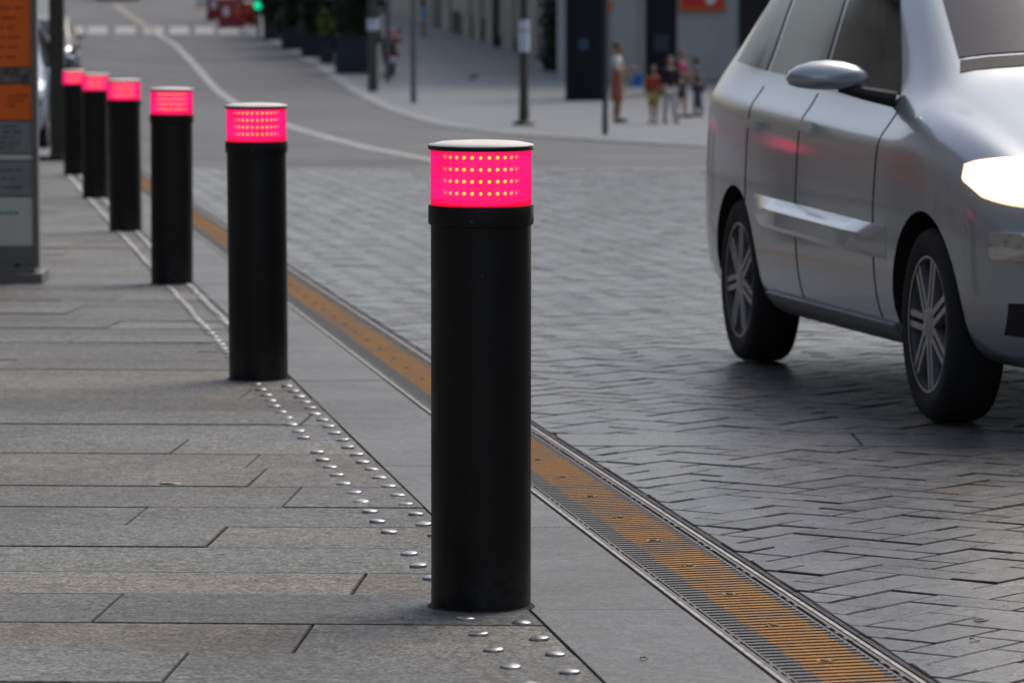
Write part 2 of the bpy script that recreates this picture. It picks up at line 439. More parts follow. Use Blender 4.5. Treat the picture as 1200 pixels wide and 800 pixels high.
# herringbone road, laid at 45 degrees to the kerb, with one straight course across it
W = .128; mb = MB(); rb = random.Random(11)
kx = math.atan(KS); th = R(45)-kx*-1
th = math.pi/2+kx-R(45)
ca, sa = math.cos(th), math.sin(th)
N = 420
def tow(u, v): return (u*ca-v*sa+3.0, u*sa+v*ca+22)
def inarea(p): return YA-.3 < p[1] < YB+.3 and drr(p[1])-.4 < p[0] < 10.6
C0, C1 = 12.33, 12.72
for j in range(-280, 280):
    for k in range(-70, 71):
        for (i, du, dv) in ((j+4*k, 2, 1), (j+4*k+3, 1, 2)):
            c = tow((i+du/2)*W, (j+dv/2)*W)
            if not inarea(c): continue
            q = [tow(i*W, j*W), tow((i+du)*W, j*W), tow((i+du)*W, (j+dv)*W), tow(i*W, (j+dv)*W)]
            q = clip(q, 1, KS, -(.640+KS*8.76)-.022)
            q = clip(q, 0, -1, YB-.02); q = clip(q, -1, 0, 10.5); q = clip(q, 0, 1, -YA-.02)
            parts = [clip(q, 0, -1, C0), clip(q, 0, 1, -C1)] if q and min(p[1] for p in q) < C1 and max(p[1] for p in q) > C0 else [q]
            for q in parts:
                if len(q) < 3 or area(q) < .003: continue
                n_ = rb.random()
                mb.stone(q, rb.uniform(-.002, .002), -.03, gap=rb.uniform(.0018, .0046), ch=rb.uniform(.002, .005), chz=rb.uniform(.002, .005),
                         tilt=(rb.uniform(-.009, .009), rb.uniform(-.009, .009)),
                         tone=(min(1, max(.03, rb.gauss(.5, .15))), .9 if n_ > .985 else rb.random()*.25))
x = drr(C0)-.02
while x < 10:
    L = rb.uniform(.7, 1.0)
    mb.stone(clip([(x, C0), (x+L, C0), (x+L, C1), (x, C1)], 1, KS, -(.640+KS*8.76)-.022), rb.uniform(-.001, .001), -.03, gap=.002, tone=(rb.uniform(.45, .6), .1)); x += L
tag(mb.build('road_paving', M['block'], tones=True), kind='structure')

# pale band where the paving ends and the asphalt starts
mb = MB(); x = drl(41)-1.2
while x < 10.5:
    L = .8; mb.stone([(x, YB), (x+L, YB), (x+L, YB+.42), (x, YB+.42)], .004, -.05, gap=.003, tone=(rb.uniform(.3, .7), rb.random())); x += L
tag(mb.build('stone_band', M['band'], tones=True), kind='structure')

# ------------------------------------------------------------------ drain: channel + separate 1 m grates
t = empty('drain_channel', (0, 0, 0), 0, 'dark drainage trough edged with pale steel rails between pavement and cobbled road', 'drain')
def along(mb, off0, off1, z0, z1, y0, y1):
    n = 36; b = len(mb.v)
    for i in range(n+1):
        y = y0+(y1-y0)*i/n
        for o, z in ((off0, z0), (off1, z0), (off1, z1), (off0, z1)): mb.v.append((drl(y)+o, y, gz(y)+z))
    for i in range(n):
        for k in range(4):
            q = (k+1) % 4; mb.face([b+i*4+k, b+i*4+q, b+i*4+4+q, b+i*4+4+k])
    mb.face([b, b+1, b+2, b+3]); mb.face([b+n*4+3, b+n*4+2, b+n*4+1, b+n*4])
DW = .2756
e = MB(); along(e, .010, DW-.010, -.12, -.08, YA+.2, 43); along(e, .004, .010, -.12, -.02, YA+.2, 43); along(e, DW-.010, DW-.004, -.12, -.02, YA+.2, 43); e.build('trough', M['trough'], t)
for a in (.0015, DW-.0115):
    e = MB(); along(e, a, a+.010, -.02, .001, YA+.2, 43); e.build('edge_rail', M['galv'], t)
phi = math.atan(KS)
gm = MB(); LG = 1.0; hw = (DW*math.cos(phi)-.030)/2
def shx(x, y, z): return (x, y, z)
npit = 25
for i in range(npit):                                      # cross bars, laid a little askew
    yb = -LG/2+(i+.5)*LG/npit
    gm.box((0, yb, -.012), (2*hw-.03, .0185, .020), rz=phi)
for s_ in (-1, 1):
    gm.box((s_*(hw-.004), 0, -.0115), (.008, LG-.006, .022))
    gm.box((s_*(hw-.018), 0, -.0125), (.006, LG-.006, .020))
    for i in range(12):                                    # small webs along the rim
        if i % 6 in (0, 1, 2): gm.box((s_*(hw-.0115), -LG/2+(i+.5)*LG/12, -.0105), (.0065, .028, .0205))
gm.box((.004, 0, -.0150), (.008, LG-.006, .0205))
for yb in (-.25, .25): gm.box((.004, yb, -.011), (.030, .024, .0208), rz=phi)
grate0 = gm.build('grate_bars', M['grate'])
first = None; k = 0; yv = 3.75
names = []
while yv < 42.3:
    xx_ = (drl(yv)+drr(yv))/2
    if first is None:
        gt = grate0; gt.name = 'drain_grate'; gt.data.name = 'drain_grate'
        first = gt
        for yb in (-.25, .25): MB().lathe([(.009, 0), (.009, .002), (.006, .003), (0, .003)], 10, (.004, yb, -.0005)).build('bolt', M['bolt'], gt)
    else: gt = copy_tree(first)
    gt.location = (xx_, yv, gz(yv)+.0005)
    gt.rotation_euler = (math.atan(-.0266), 0, phi)
    tag(gt, 'iron drain grate with a worn ochre stripe, one of the kerb row', 'drain grate', 'iron grates along the kerb drain')
    yv += LG*math.cos(phi); k += 1

# ------------------------------------------------------------------ bollards
def make_bollard():
    r = .1075
    root = empty('light_bollard')
    MB().lathe([(r+.012, -.02), (r+.009, .0015), (r+.001, .0065)], 48).build('base_joint', M['joint'], root, 40)
    MB().lathe([(r-.004, -.05), (r, -.02), (r, .828)], 72).build('post', M['black'], root, 40)
    MB().lathe([(r, .825), (r+.0045, .827), (r+.0055, .830), (r+.0055, .865), (r+.004, .868), (r-.006, .869)], 72).build('collar', M['black'], root, 40)
    c = MB()
    for a, z in ((-100, .838),): c.lathe([(.0042, 0), (.0042, .002), (.002, .003), (0, .003)], 10, M4=Matrix.Rotation(R(a), 4, 'Z') @ Matrix.Translation((r+.0055, 0, z)) @ Matrix.Rotation(R(90), 4, 'Y'))
    c.build('bolt', M['bolt'], root)
    c = MB()
    c.lathe([(.003, 0), (.003, .001), (0, .0015)], 8, M4=Matrix.Rotation(R(-88), 4, 'Z') @ Matrix.Translation((r, 0, .725)) @ Matrix.Rotation(R(90), 4, 'Y'))
    c.build('rivet', M['bolt'], root)
    core = MB().lathe([(r*.74, .868), (r*.74, .987)], 48).build('lamp_core', M['core'], root, 40)
    lens = MB(); n = 72
    lens.lathe([(r-.0005, .868), (r+.0005, .871), (r+.0005, .984), (r-.0005, .986)], 72); 
    lens.f = lens.f[:-2]; lens.mi = lens.mi[:-2]; lens.tone = lens.tone[:-2]
    lens.build('lens', M['lens'], root, 40)
    led = MB()
    for row in range(4):
        for i in range(30):
            a = R(i*12+6); z = .896+row*.0254
            led.lathe([(.0036, 0), (.0036, .003), (.0024, .0042), (0, .0046)], 8, M4=Matrix.Rotation(a, 4, 'Z') @ Matrix.Translation((r*.80, 0, z)) @ Matrix.Rotation(R(90), 4, 'Y'))
    led.build('led_array', M['led'], root, 50)
    MB().lathe([(r-.004, .985), (r+.0045, .986), (r+.006, .989), (r+.006, .9935), (r+.0045, .9955)], 72).build('cap_rim', M['rim'], root, 40)
    MB().lathe([(r+.0050, .9952), (r+.0042, .9975), (r*.8, 1.0025), (r*.4, 1.005), (0.00005, 1.006)], 72).build('cap', M['captop'], root, 60)
    return root
b0 = make_bollard()
BL = ['nearest and largest black light bollard with glowing pink head, foot beside the ochre drain stripe',
      'second black bollard from the front, glowing pink head with amber dots',
      'third black pink-lit bollard from the front, standing clear between its larger and smaller neighbours',
      'fourth pink-lit black bollard from the front, overlapping two smaller ones behind it',
      'fifth pink-lit black bollard from the front, partly hidden behind the fourth',
      'last and smallest pink-lit black bollard in the row, beside the olive lamp post']
fix = [0, -.027, -.018, 0, .014, .026]
for i in range(6):
    d = 8.745+6.10*i
    o = b0 if i == 0 else copy_tree(b0)
    o.location = (edge_x(d)-.098+fix[i], d, gz(d)); o.rotation_euler = (R([0, .25, -.3, .35, -.2, .3][i]), R([.05, -.2, .25, -.3, .3, -.2][i]), R([0, 6, -9, 14, 3, 20][i]))
    tag(o, BL[i], 'bollard', 'pink-lit bollards along the kerb')

# steel studs in two rows
sd = MB(); sd.lathe([(.0210, -.004), (.0210, .0022), (.0192, .0046), (.013, .0064), (.006, .0073), (0.0001, .0076)], 24)
stud0 = sd.build('pavement_stud', M['steel'], None, 50)
firsts = False; rr = random.Random(5); cnt = 0
for row, off in ((0, -.045), (1, -.155)):
    yv = 6.9+(.0 if row == 0 else .07); i = 0
    while yv < 39.0:
        skipit = any(abs(yv-(8.745+6.10*q)) < .135 for q in range(6)) or (row == 1 and i in (24, 13))
        if not skipit:
            o = stud0 if not firsts else stud0.copy()
            if firsts: link(o)
            firsts = True
            o.location = (edge_x(yv)+off+rr.uniform(-.004, .004), yv, gz(yv)+.001); o.rotation_euler = (R(rr.uniform(-4, 4)), R(rr.uniform(-4, 4)), 0)
            tag(o, 'small domed steel stud in the row nearer the road and drain' if row == 0 else 'small domed steel stud in the row farther from the drain, on the slab side', 'stud',
                'steel studs in the row on the drain side' if row == 0 else 'steel studs in the row on the slab side'); cnt += 1
        yv += .2255*math.cos(phi)+rr.uniform(-.008, .008); i += 1
print('studs', cnt)

# fallen leaves
def leaf(p, L, rz, m, label):
    mb = MB(); n = 8
    for i in range(n+1):
        t_ = i/n; w = L*.30*math.sin(math.pi*min(1, t_*1.02+.01))**.8*(1+.15*math.sin(9*t_))
        z = .002+.003*math.sin(3*t_+.4)
        mb.v += [(L*(t_-.5), -w, z+.002*math.sin(5*t_)), (L*(t_-.5), 0, z-.001), (L*(t_-.5), w, z+.002*math.cos(6*t_))]
    for i in range(n):
        for k in range(2): a = i*3+k; mb.face([a, a+3, a+4, a+1])
    o = mb.build('fallen_leaf', m, None, 60); md = o.modifiers.new('thick', 'SOLIDIFY'); md.thickness = .0012
    o.location = (p.x, p.y, p.z+.002); o.rotation_euler = (0, 0, rz); tag(o, label, 'leaf')
leaf(px(200, 568), .062, .1, M['dryleaf'], 'pale yellow dry leaf lying on the grey pavement slabs')
leaf(px(1150, 728), .034, .3, M['dryleaf2'], 'small brown leaf on the herringbone cobbles near the drain')
leaf(px(1142, 751), .022, -.4, M['dryleaf'], 'tiny tan leaf scrap in a cobble joint below the brown leaf')
leaf(px(755, 773), .018, .4, M['dryleaf2'], 'tiny reddish leaf scrap on the smooth strip right of the nearest bollard')

# ------------------------------------------------------------------ cars
def car_section(w, zb, zbelt, wbelt, zroof, wroof):
    return [(0, zb), (w*.72, zb), (w*.965, zb+.05), (w, min(.46, zbelt-.25)), (w+.004, min(.66, zbelt-.12)), (w-.010, zbelt-.115), (w-.024, zbelt-.085), (wbelt, zbelt+.008),
            ((wbelt*.55+wroof*.45), zbelt+(zroof-zbelt)*.5), (wroof, zroof-.035), (wroof-.10, zroof), (0, zroof+.02)]
STN = [(2.10, .50, .30, .60, .44, .64, .40), (2.06, .66, .22, .64, .60, .69, .52), (1.96, .775, .19, .73, .71, .79, .60), (1.80, .835, .18, .83, .76, .89, .64),
       (1.50, .865, .18, .92, .80, .985, .66), (1.20, .872, .18, .965, .81, 1.04, .67), (.98, .875, .18, .985, .81, 1.09, .68), (.86, .875, .18, .99, .775, 1.14, .685),
       (.30, .875, .18, 1.01, .775, 1.50, .63), (.10, .875, .18, 1.02, .775, 1.575, .62), (-.40, .875, .18, 1.045, .775, 1.625, .615), (-1.20, .872, .18, 1.085, .765, 1.61, .60),
       (-1.62, .865, .19, 1.11, .79, 1.56, .585), (-1.86, .85, .20, 1.12, .77, 1.36, .60), (-1.97, .83, .21, 1.10, .76, 1.18, .62), (-2.05, .79, .23, .90, .70, .96, .60), (-2.08, .62, .30, .72, .56, .78, .45)]
def body_mesh(m1, m2):
    bm = bmesh.new(); rings = []
    for (x, *a) in STN:
        sec = car_section(*a); ring = []
        full = [(y, z) for y, z in sec]+[(-y, z) for y, z in sec[-2:0:-1]]
        rings.append([bm.verts.new((x, y, z)) for y, z in full])
    n = len(rings[0])
    for a, b in zip(rings, rings[1:]):
        for i in range(n): j = (i+1) % n; bm.faces.new((a[i], b[i], b[j], a[j]))
    bm.faces.new(rings[0]); bm.faces.new(rings[-1][::-1])
    bmesh.ops.recalc_face_normals(bm, faces=bm.faces)
    me = bpy.data.meshes.new('car_shell'); bm.to_mesh(me); bm.free()
    o = bpy.data.objects.new('car_shell', me); COL.objects.link(o); me.materials.append(m1); me.materials.append(m2)
    sb = o.modifiers.new('s', 'SUBSURF'); sb.levels = sb.render_levels = 2
    dg = bpy.context.evaluated_depsgraph_get(); dg.update()
    plain = bpy.data.meshes.new_from_object(o.evaluated_get(dg))
    bm = bmesh.new(); bm.from_mesh(plain); bvh = BVHTree.FromBMesh(bm); bm.free()
    cut = MB()
    for ax in (1.30, -1.30):
        for s_ in (-1, 1): cut.lathe([(.365, -.25), (.365, .25)], 40, (ax, s_*.86, .315), 'Y')
    co = cut.build('cutter', M['blackp'])
    bm = bmesh.new(); bm.from_mesh(co.data); bmesh.ops.recalc_face_normals(bm, faces=bm.faces); bm.to_mesh(co.data); bm.free()
    md = o.modifiers.new('b', 'BOOLEAN'); md.object = co; md.operation = 'DIFFERENCE'; md.solver = 'EXACT'; md.material_mode = 'TRANSFER'
    dg.update(); dg = bpy.context.evaluated_depsgraph_get()
    res = bpy.data.meshes.new_from_object(o.evaluated_get(dg))
    bpy.data.objects.remove(o); bpy.data.objects.remove(co)
    res.polygons.foreach_set('use_smooth', [True]*len(res.polygons)); res.set_sharp_from_angle(angle=R(40))
    return res, bvh
def panel(bvh, corners, mode, nu=10, nv=6, off=.004, deep=.012, sgn=1, rnd=0):
    """a fitted panel on the car's skin. corners: four 2D points; mode side (x,z) / front (y,z) / top (x,y)"""
    mb = MB(); P = [Vector(c) for c in corners]; rows = []
    for layer in (off, -deep):
        for j in range(nv+1):
            for i in range(nu+1):
                u, v = i/nu, j/nv
                if rnd: w_ = (1-abs(2*u-1)**rnd)**(1/rnd); v = .5+(v-.5)*max(.06, w_)
                q = P[0]*(1-u)*(1-v)+P[1]*u*(1-v)+P[2]*u*v+P[3]*(1-u)*v
                if mode == 'side': o_, d_ = Vector((q.x, sgn*2, q.y)), Vector((0, -sgn, 0))
                elif mode == 'front': o_, d_ = Vector((3, q.x, q.y)), Vector((-1, 0, 0))
                elif mode == 'back': o_, d_ = Vector((-3, q.x, q.y)), Vector((1, 0, 0))
                else: o_, d_ = Vector((q.x, q.y, 3)), Vector((0, 0, -1))
                h, nr, _, _ = bvh.ray_cast(o_, d_)
                if h is None: h, nr = o_+d_*1.2, -d_
                mb.v.append(tuple(h+nr*layer))
    w = nu+1; k = (nu+1)*(nv+1)
    for j in range(nv):
        for i in range(nu):
            a = j*w+i; mb.face([a, a+1, a+w+1, a+w]); mb.face([k+a+w, k+a+w+1, k+a+1, k+a])
    rim = [i for i in range(w)]+[j*w+nu for j in range(1, nv+1)]+[nv*w+i for i in range(nu-1, -1, -1)]+[j*w for j in range(nv-1, 0, -1)]
    for a, b in zip(rim, rim[1:]+rim[:1]): mb.face([b, a, k+a, k+b])
    return mb
def fixn(o):
    bm = bmesh.new(); bm.from_mesh(o.data); bmesh.ops.recalc_face_normals(bm, faces=bm.faces); bm.to_mesh(o.data); bm.free(); return o
def make_wheel(root, x, s_, spin):
    W0 = empty('wheel', (x, s_*.762, .315)); W0.parent = root
    MB().lathe([(.212, -.08), (.222, -.088), (.27, -.094), (.300, -.086), (.313, -.066), (.315, 0), (.313, .066), (.300, .086), (.27, .094), (.222, .088), (.212, .08)], 40, axis='Y', caps=False).build('tyre', M['tyre'], W0, 50)
    rim = MB(); o_ = s_*.07
    rim.lathe([(.212, -.08), (.212, .08)], 40, axis='Y', caps=False); rim.lathe([(.213, -.086), (.226, -.088), (.226, .088), (.213, .086)], 40, axis='Y', caps=False)
    rim.lathe([(.055, -.01), (.060, .01), (.03, .02), (.0001, .022)] if s_ > 0 else [(.055, .01), (.060, -.01), (.03, -.02), (.0001, -.022)], 20, (0, o_, 0), 'Y')
    for i in range(7):
        M4 = Matrix.Rotation(2*math.pi*(i+spin)/7, 4, 'Y')
        rim.box((-.018, o_, .135), (.020, .026, .165), M4=M4); rim.box((.018, o_, .135), (.020, .026, .165), M4=M4)
    rim.build('rim', M['alloy'], W0, 40)
    MB().lathe([(.18, -.02), (.18, .02)], 32, axis='Y').build('brake_disc', M['blackp'], W0, 40)
    return W0
def make_car(name, paint, lit=False, detail=True):
    root = empty(name)
    me, bvh = body_mesh(M[paint], M['blackp'])
    b = link(bpy.data.objects.new('body', me), root); me.name = 'body'
    for s_ in (-1, 1):
        for cs in ([(.66, 1.045), (-.30, 1.075), (-.30, 1.50), (.22, 1.43)], [(-.36, 1.08), (-1.12, 1.115), (-1.12, 1.50), (-.36, 1.505)], [(-1.18, 1.118), (-1.66, 1.15), (-1.56, 1.45), (-1.18, 1.495)]):
            fixn(panel(bvh, cs, 'side', sgn=s_).build('side_window', M['glass'], root, 40))
        mo_ = MB(); nst = 18
        for i in range(nst+1):
            x_ = .90-1.84*i/nst; zc_ = .555+.045*i/nst
            h_ = bvh.ray_cast(Vector((x_, s_*2, zc_)), Vector((0, -s_, 0)))[0]; e_ = min(1, min(i+.0, nst-i)/4)**.6*.95+.03
            for dy, dz in ((-.02, .062), (.004, .058), (.044*e_, .022), (.046*e_, -.03), (.03*e_, -.05), (-.02, -.055)): mo_.v.append((x_, h_.y+s_*dy, zc_+dz))
        for i in range(nst):
            for k in range(6): q = (k+1) % 6; mo_.face([i*6+k, i*6+q, i*6+6+q, i*6+6+k])
        mo_.face(list(range(6))); mo_.face([nst*6+k for k in range(6)])
        fixn(mo_.build('side_moulding', M[paint], root, 35))
        fixn(panel(bvh, [(.88, .225), (-.88, .225), (-.88, .30), (.88, .29)], 'side', nu=14, nv=3, off=.014, sgn=s_).build('sill', M['plastic'] if paint == 'silver' else M['blackp'], root, 60))
        for x0, x1, z0, z1 in ((-.315, -.325, .27, 1.04), (-1.10, -1.11, .60, 1.06), (.74, .73, .30, .99)):
            fixn(panel(bvh, [(x0, z0), (x1-.004, z0), (x1-.004, z1), (x0, z1)], 'side', nu=1, nv=36, off=.0012, sgn=s_).build('door_seam', M['blackp'], root))
        for hx in (-.16, -.97):
            fixn(panel(bvh, [(hx+.09, .90), (hx-.09, .905), (hx-.09, .935), (hx+.09, .93)], 'side', nu=6, nv=2, off=.026, sgn=s_).build('door_handle', M[paint], root, 60))
        mir = MB(); ellipsoid(mir, (.60, s_*1.00, 1.10), (.075, .145, .062)); mir.v = [(x, y, z if z > 1.08 else 1.08-(1.08-z)*.45) for x, y, z in mir.v]; mo = mir.build('mirror', M[paint], root, 60)
        MB().tube([(.61, s_*.96, 1.075), (.64, s_*.88, 1.05), (.66, s_*.78, 1.03)], [.022, .024, .03]).build('mirror_arm', M['blackp'], mo)
        hl = fixn(panel(bvh, [(s_*.42, .70), (s_*.826, .715), (s_*.83, .862), (s_*.48, .856)], 'front', nu=22, nv=8, off=.006, rnd=3.2).build('headlight', M['headrim'] if lit else M['chrome'], root, 60))
        if lit: fixn(panel(bvh, [(s_*.43, .704), (s_*.822, .722), (s_*.826, .857), (s_*.49, .851)], 'front', nu=22, nv=8, off=.011, rnd=3.0).build('lit_lamp', M['head'], hl, 60))
        fixn(panel(bvh, [(s_*.50, .30), (s_*.77, .32), (s_*.77, .42), (s_*.50, .43)], 'front', nu=6, nv=4, off=.004).build('fog_lamp_recess', M['blackp'], root, 60))
        fixn(panel(bvh, [(s_*.60, .86), (s_*.80, .86), (s_*.76, 1.02), (s_*.62, 1.02)], 'back', nu=6, nv=6, off=.006).build('tail_lamp', M['redlens'], root, 60))
        for ax in (1.30, -1.30): make_wheel(root, ax, s_, .3 if ax > 0 else .1)
    fixn(panel(bvh, [(.80, .60), (.80, -.60), (.26, -.54), (.26, .54)], 'top', nu=12, nv=8, off=.004).build('windscreen', M['wglass'], root, 60))
    fixn(panel(bvh, [(.88, .62), (.88, -.62), (.815, -.60), (.815, .60)], 'top', nu=12, nv=2, off=.003).build('cowl', M['blackp'], root, 60))
    fixn(panel(bvh, [(-.46, 1.18), (.46, 1.18), (.44, 1.45), (-.44, 1.45)], 'back', nu=8, nv=6, off=.004).build('rear_window', M['glass'], root, 60))
    fixn(panel(bvh, [(-.44, .30), (.44, .30), (.44, .42), (-.44, .42)], 'front', nu=8, nv=4, off=.003).build('lower_grille', M['blackp'], root, 60))
    fixn(panel(bvh, [(-.40, .70), (.40, .70), (.36, .77), (-.36, .77)], 'front', nu=8, nv=4, off=.004).build('grille', M['blackp'], root, 60))
    bmp = MB(); nst = 40
    for i in range(nst+1):
        y_ = -.845+1.69*i/nst
        h_ = bvh.ray_cast(Vector((3, y_, .585)), Vector((-1, 0, 0)))[0]; e_ = min(1, min(i, nst-i)/3)**.6
        for dx, dz in ((-.03, .050), (.004, .046), (.034*e_, .016), (.036*e_, -.020), (.02*e_, -.038), (-.03, -.042)): bmp.v.append((h_.x+dx, y_, .59+dz))
    for i in range(nst):
        for k in range(6): q = (k+1) % 6; bmp.face([i*6+k, i*6+q, i*6+6+q, i*6+6+k])
    bmp.face(list(range(6))); bmp.face([nst*6+k for k in range(6)])
    fixn(bmp.build('bumper_strip', M['chrome'] if paint == 'silver' else M['blackp'], root, 35))
    fixn(panel(bvh, [(-.26, .45), (.26, .45), (.26, .54), (-.26, .54)], 'front', nu=4, nv=2, off=.018).build('number_plate', M['white'], root))
    MB().tube([(.84, -.30, 1.15), (.72, .05, 1.245), (.70, .30, 1.255)], .008).build('wiper', M['blackp'], root); MB().tube([(.84, .25, 1.15), (.73, .50, 1.22)], .008).build('wiper', M['blackp'], root)
    return root
def put_car(o, wheel, wp_, a, axle=1.30):
    """front right wheel (or given axle) stands at ground point wp_, nose turned a degrees off the view line"""
    rz = math.atan2(-math.cos(a), math.sin(a)); c, s_ = math.cos(rz), math.sin(rz)
    lx, ly = axle, wheel
    o.rotation_euler = (0, math.atan(.0266)*-1*0, rz)
    o.location = (wp_.x-(lx*c-ly*s_), wp_.y-(lx*s_+ly*c), 0)
    yc = o.location.y; o.location.z = gz(yc)
    # follow the slope of the street
    sl = (gz(yc+1)-gz(yc-1))/2
    o.rotation_mode = 'QUATERNION'
    fwd = Vector((c, s_, sl*s_)).normalized(); side = Vector((-s_, c, sl*c)); up = fwd.cross(side).normalized(); side = up.cross(fwd)
    o.rotation_quaternion = Matrix((fwd, side, up)).transposed().to_quaternion()
van = make_car('people_carrier', 'silver', True)
tag(van, 'silver grey people carrier with a lit headlight driving over the cobbles', 'car')
put_car(van, -.87, px(1078, 494), R(10.3))
pc = make_car('parked_car', 'dkblue'); tag(pc, 'blue parked car glimpsed between the orange board and olive post', 'car', 'cars parked up the street')
put_car(pc, .86, px(58, 178), R(3))
pc2 = make_car('parked_car', 'dkgrey'); tag(pc2, 'charcoal car seen end-on just right of the olive post above the smallest bollard', 'car', 'cars parked up the street')
put_car(pc2, .86, px(88, 92), R(3))
pc3 = copy_tree(pc2); tag(pc3, 'dark car far up the hill beyond the zebra crossing', 'car', 'cars parked up the street')
put_car(pc3, 0, px(138, 0.5), R(2))

# ------------------------------------------------------------------ information board at the left
p = px(46, 331); s = mpp(px(46, 331))
t = empty('information_board', (p.x, p.y, p.z), 0, 'tall grey information board with orange panels standing on the pavement at the left', 'sign board')
def bh(y): return (331-y)*s          # height above foot for a photo row
BWD = .95
MB().box((-BWD/2+.01, .03, .03), (BWD+.04, .34, .05)).box((-BWD/2, .03, .068), (BWD-.02, .22, .025)).build('foot', M['frame_g'], t)
fr = MB(); H = 2.25
for x_ in (-.014, -BWD+.014): fr.box((x_, .03, H/2+.08), (.028, .075, H))
fr.box((-BWD/2, .03, H+.07), (BWD-.058, .07, .03)); fr.box((-BWD/2, .03, .135), (BWD-.058, .06, .11))
fr.build('frame', M['frame_g'], t)
for x_ in (-.11, -.5, -.8): MB().lathe([(.014, -.012), (.014, .012), (0, .014)], 10, (x_, -.003, bh(311)), 'Y', M4=None).build('bolt', M['bolt'], t)
for x_ in (-.04, -.12, -.6): MB().lathe([(.012, 0), (.012, .012), (0, .014)], 10, (x_, -.07, .055)).build('bolt', M['bolt'], t)
MB().box((-BWD/2, .034, 1.12), (BWD-.058, .02, 2.1)).build('backing', M['frame_g'], t)
def bpanel(name, y0, y1, m, lines=0, lm=None, first_=0):
    z0, z1 = bh(y1), bh(y0); b = MB().box((-BWD/2, .024, (z0+z1)/2), (BWD-.060, .04, z1-z0)).build(name, M[m], t)
    if lines:
        tx = MB(); rt = random.Random(len(name)+lines)
        for k in range(lines):
            z = z1-(k+1)*(z1-z0)/(lines+1); x = -BWD+.07
            while x < -.08:
                w = rt.uniform(.02, .07)
                if x+w < -.07+rt.uniform(-.03, .03): tx.box((x+w/2, .0032, z), (w, .002, .012))
                x += w+.014
        tx.build('print', M[lm], b)
    return b
bpanel('orange_panel', -150, 78, 'orange', 19, 'orange_d')
bpanel('photo_strip', 80, 97, 'photo')
b = bpanel('orange_panel', 99, 140, 'orange'); tx = MB()
for k, (a, w) in enumerate(((-.155, .11), (-.155, .085), (-.155, .04))): tx.box((a+w/2, .0032, bh(112+k*6)), (w, .002, .011))
tx.build('print', M['orange_d'], b)
bpanel('text_panel', 142, 179, 'boardgrey', 5, 'boardgrey_d')
bpanel('light_divider', 181, 187, 'boardwhite')
bpanel('text_panel', 189, 229, 'boardgrey', 3, 'boardgrey_d')
b = bpanel('pale_panel', 231, 299, 'boardwhite'); tx = MB()
for a in range(7): tx.box((-.27+a*.026, .0032, bh(249)), (.018, .002, .016))
tx.build('print', M['teal'], b)

# ------------------------------------------------------------------ posts
def post(pt, w, h, m, label, name='lamp_post', plate=None, square=False, sticker=None, cat='post', lampm=True, group='posts along the street'):
    o = empty(name, pt, 0, label, cat, group)
    s_ = MB(); r = w/2
    if square: s_.box((0, 0, h/2), (w, w, h))
    else: s_.lathe([(r*1.12, 0), (r*1.12, .25), (r, .35), (r*.9, h), (0.001, h+.02)], 20)
    s_.build('shaft', m, o, 40)
    if plate: MB().lathe([(plate, 0), (plate, .05), (r*1.5, .09)], 20).build('base_plate', m, o, 40)
    if sticker:
        z0, z1 = sticker; k = MB()
        k.lathe([(r*1.16, z0), (r*1.16, z0+(z1-z0)*.62)], 20); k.lathe([(r*1.14, z0+(z1-z0)*.67), (r*1.14, z1)], 20); k.build('notice', M['sticker'], o, 40)
    if lampm and h > 3:
        a = MB().tube([(0, 0, h-.05), (0, 0, h+.4), (.3, 0, h+.6), (.9, 0, h+.65)], r*.6).build('arm', m, o, 50)
        ln = MB(); ellipsoid(ln, (1.05, 0, h+.63), (.32, .12, .07)); ln.build('lantern', M['postgrey'], a, 60)
    return o
SW = .03                                              # height of the right-hand pavement over the road
p = px(68.5, 188); post(p, 17*mpp(p), 5.2, M['olive'], 'square olive-grey lamp post just left of the smallest bollard', plate=None, square=True)
p = px(614, 147, SW); s = mpp(p); post(p, 11*s, 5.5, M['olive'], 'olive lamp post with two pale notices, standing directly above the nearest bollard', plate=13*s, sticker=(86*s, 123*s))
p = px(437, 107, SW); s = mpp(p); post(p, 11*s, 5.5, M['olive'], 'olive lamp post with a pale notice beside the navy planter', plate=None, sticker=(71*s, 84*s))
p = px(484.5, 121, SW); s = mpp(p); post(p, 6*s, 3.6, M['postgrey'], 'slim grey pole between the red scooter and the beige stone building', 'slim_pole', lampm=False)
p = px(709, 158, SW); s = mpp(p); post(p, 6*s, 3.4, M['postdark'], 'slim dark pole in front of the blackish pillar, left of the woman in rust', 'slim_pole', lampm=False)
p = px(454.5, 96, SW); s = mpp(p); post(p, 6*s, 3.6, M['postgrey'], 'thin grey pole standing right beside the red scooter', 'slim_pole', lampm=False)
# pale rail post with two brass-like rings beside the olive post
p = px(79, 189); s = mpp(p)
o = empty('short_post', p, 0, 'thin pale post with two tan balls between olive post and smallest bollard', 'post')
MB().lathe([(3*s, 0), (3*s, .95), (.001, .97)], 14).build('shaft', M['postgrey'], o, 40)
for z in (.05, .24):
    k = MB(); ellipsoid(k, (0, -.02, z), (4*s, 4*s, 4*s)); k.build('ball', M['cream'], o, 60)
p = px(60.5, 187); k = MB(); ellipsoid(k, (0, 0, .04), (.032, .032, .042)); k.lathe([(.03, 0), (.02, .02)], 12)
tag(k.build('ground_stud', M['cream'], None, 60), 'small tan knob on the ground left of the olive post foot', 'ground stud').location = p

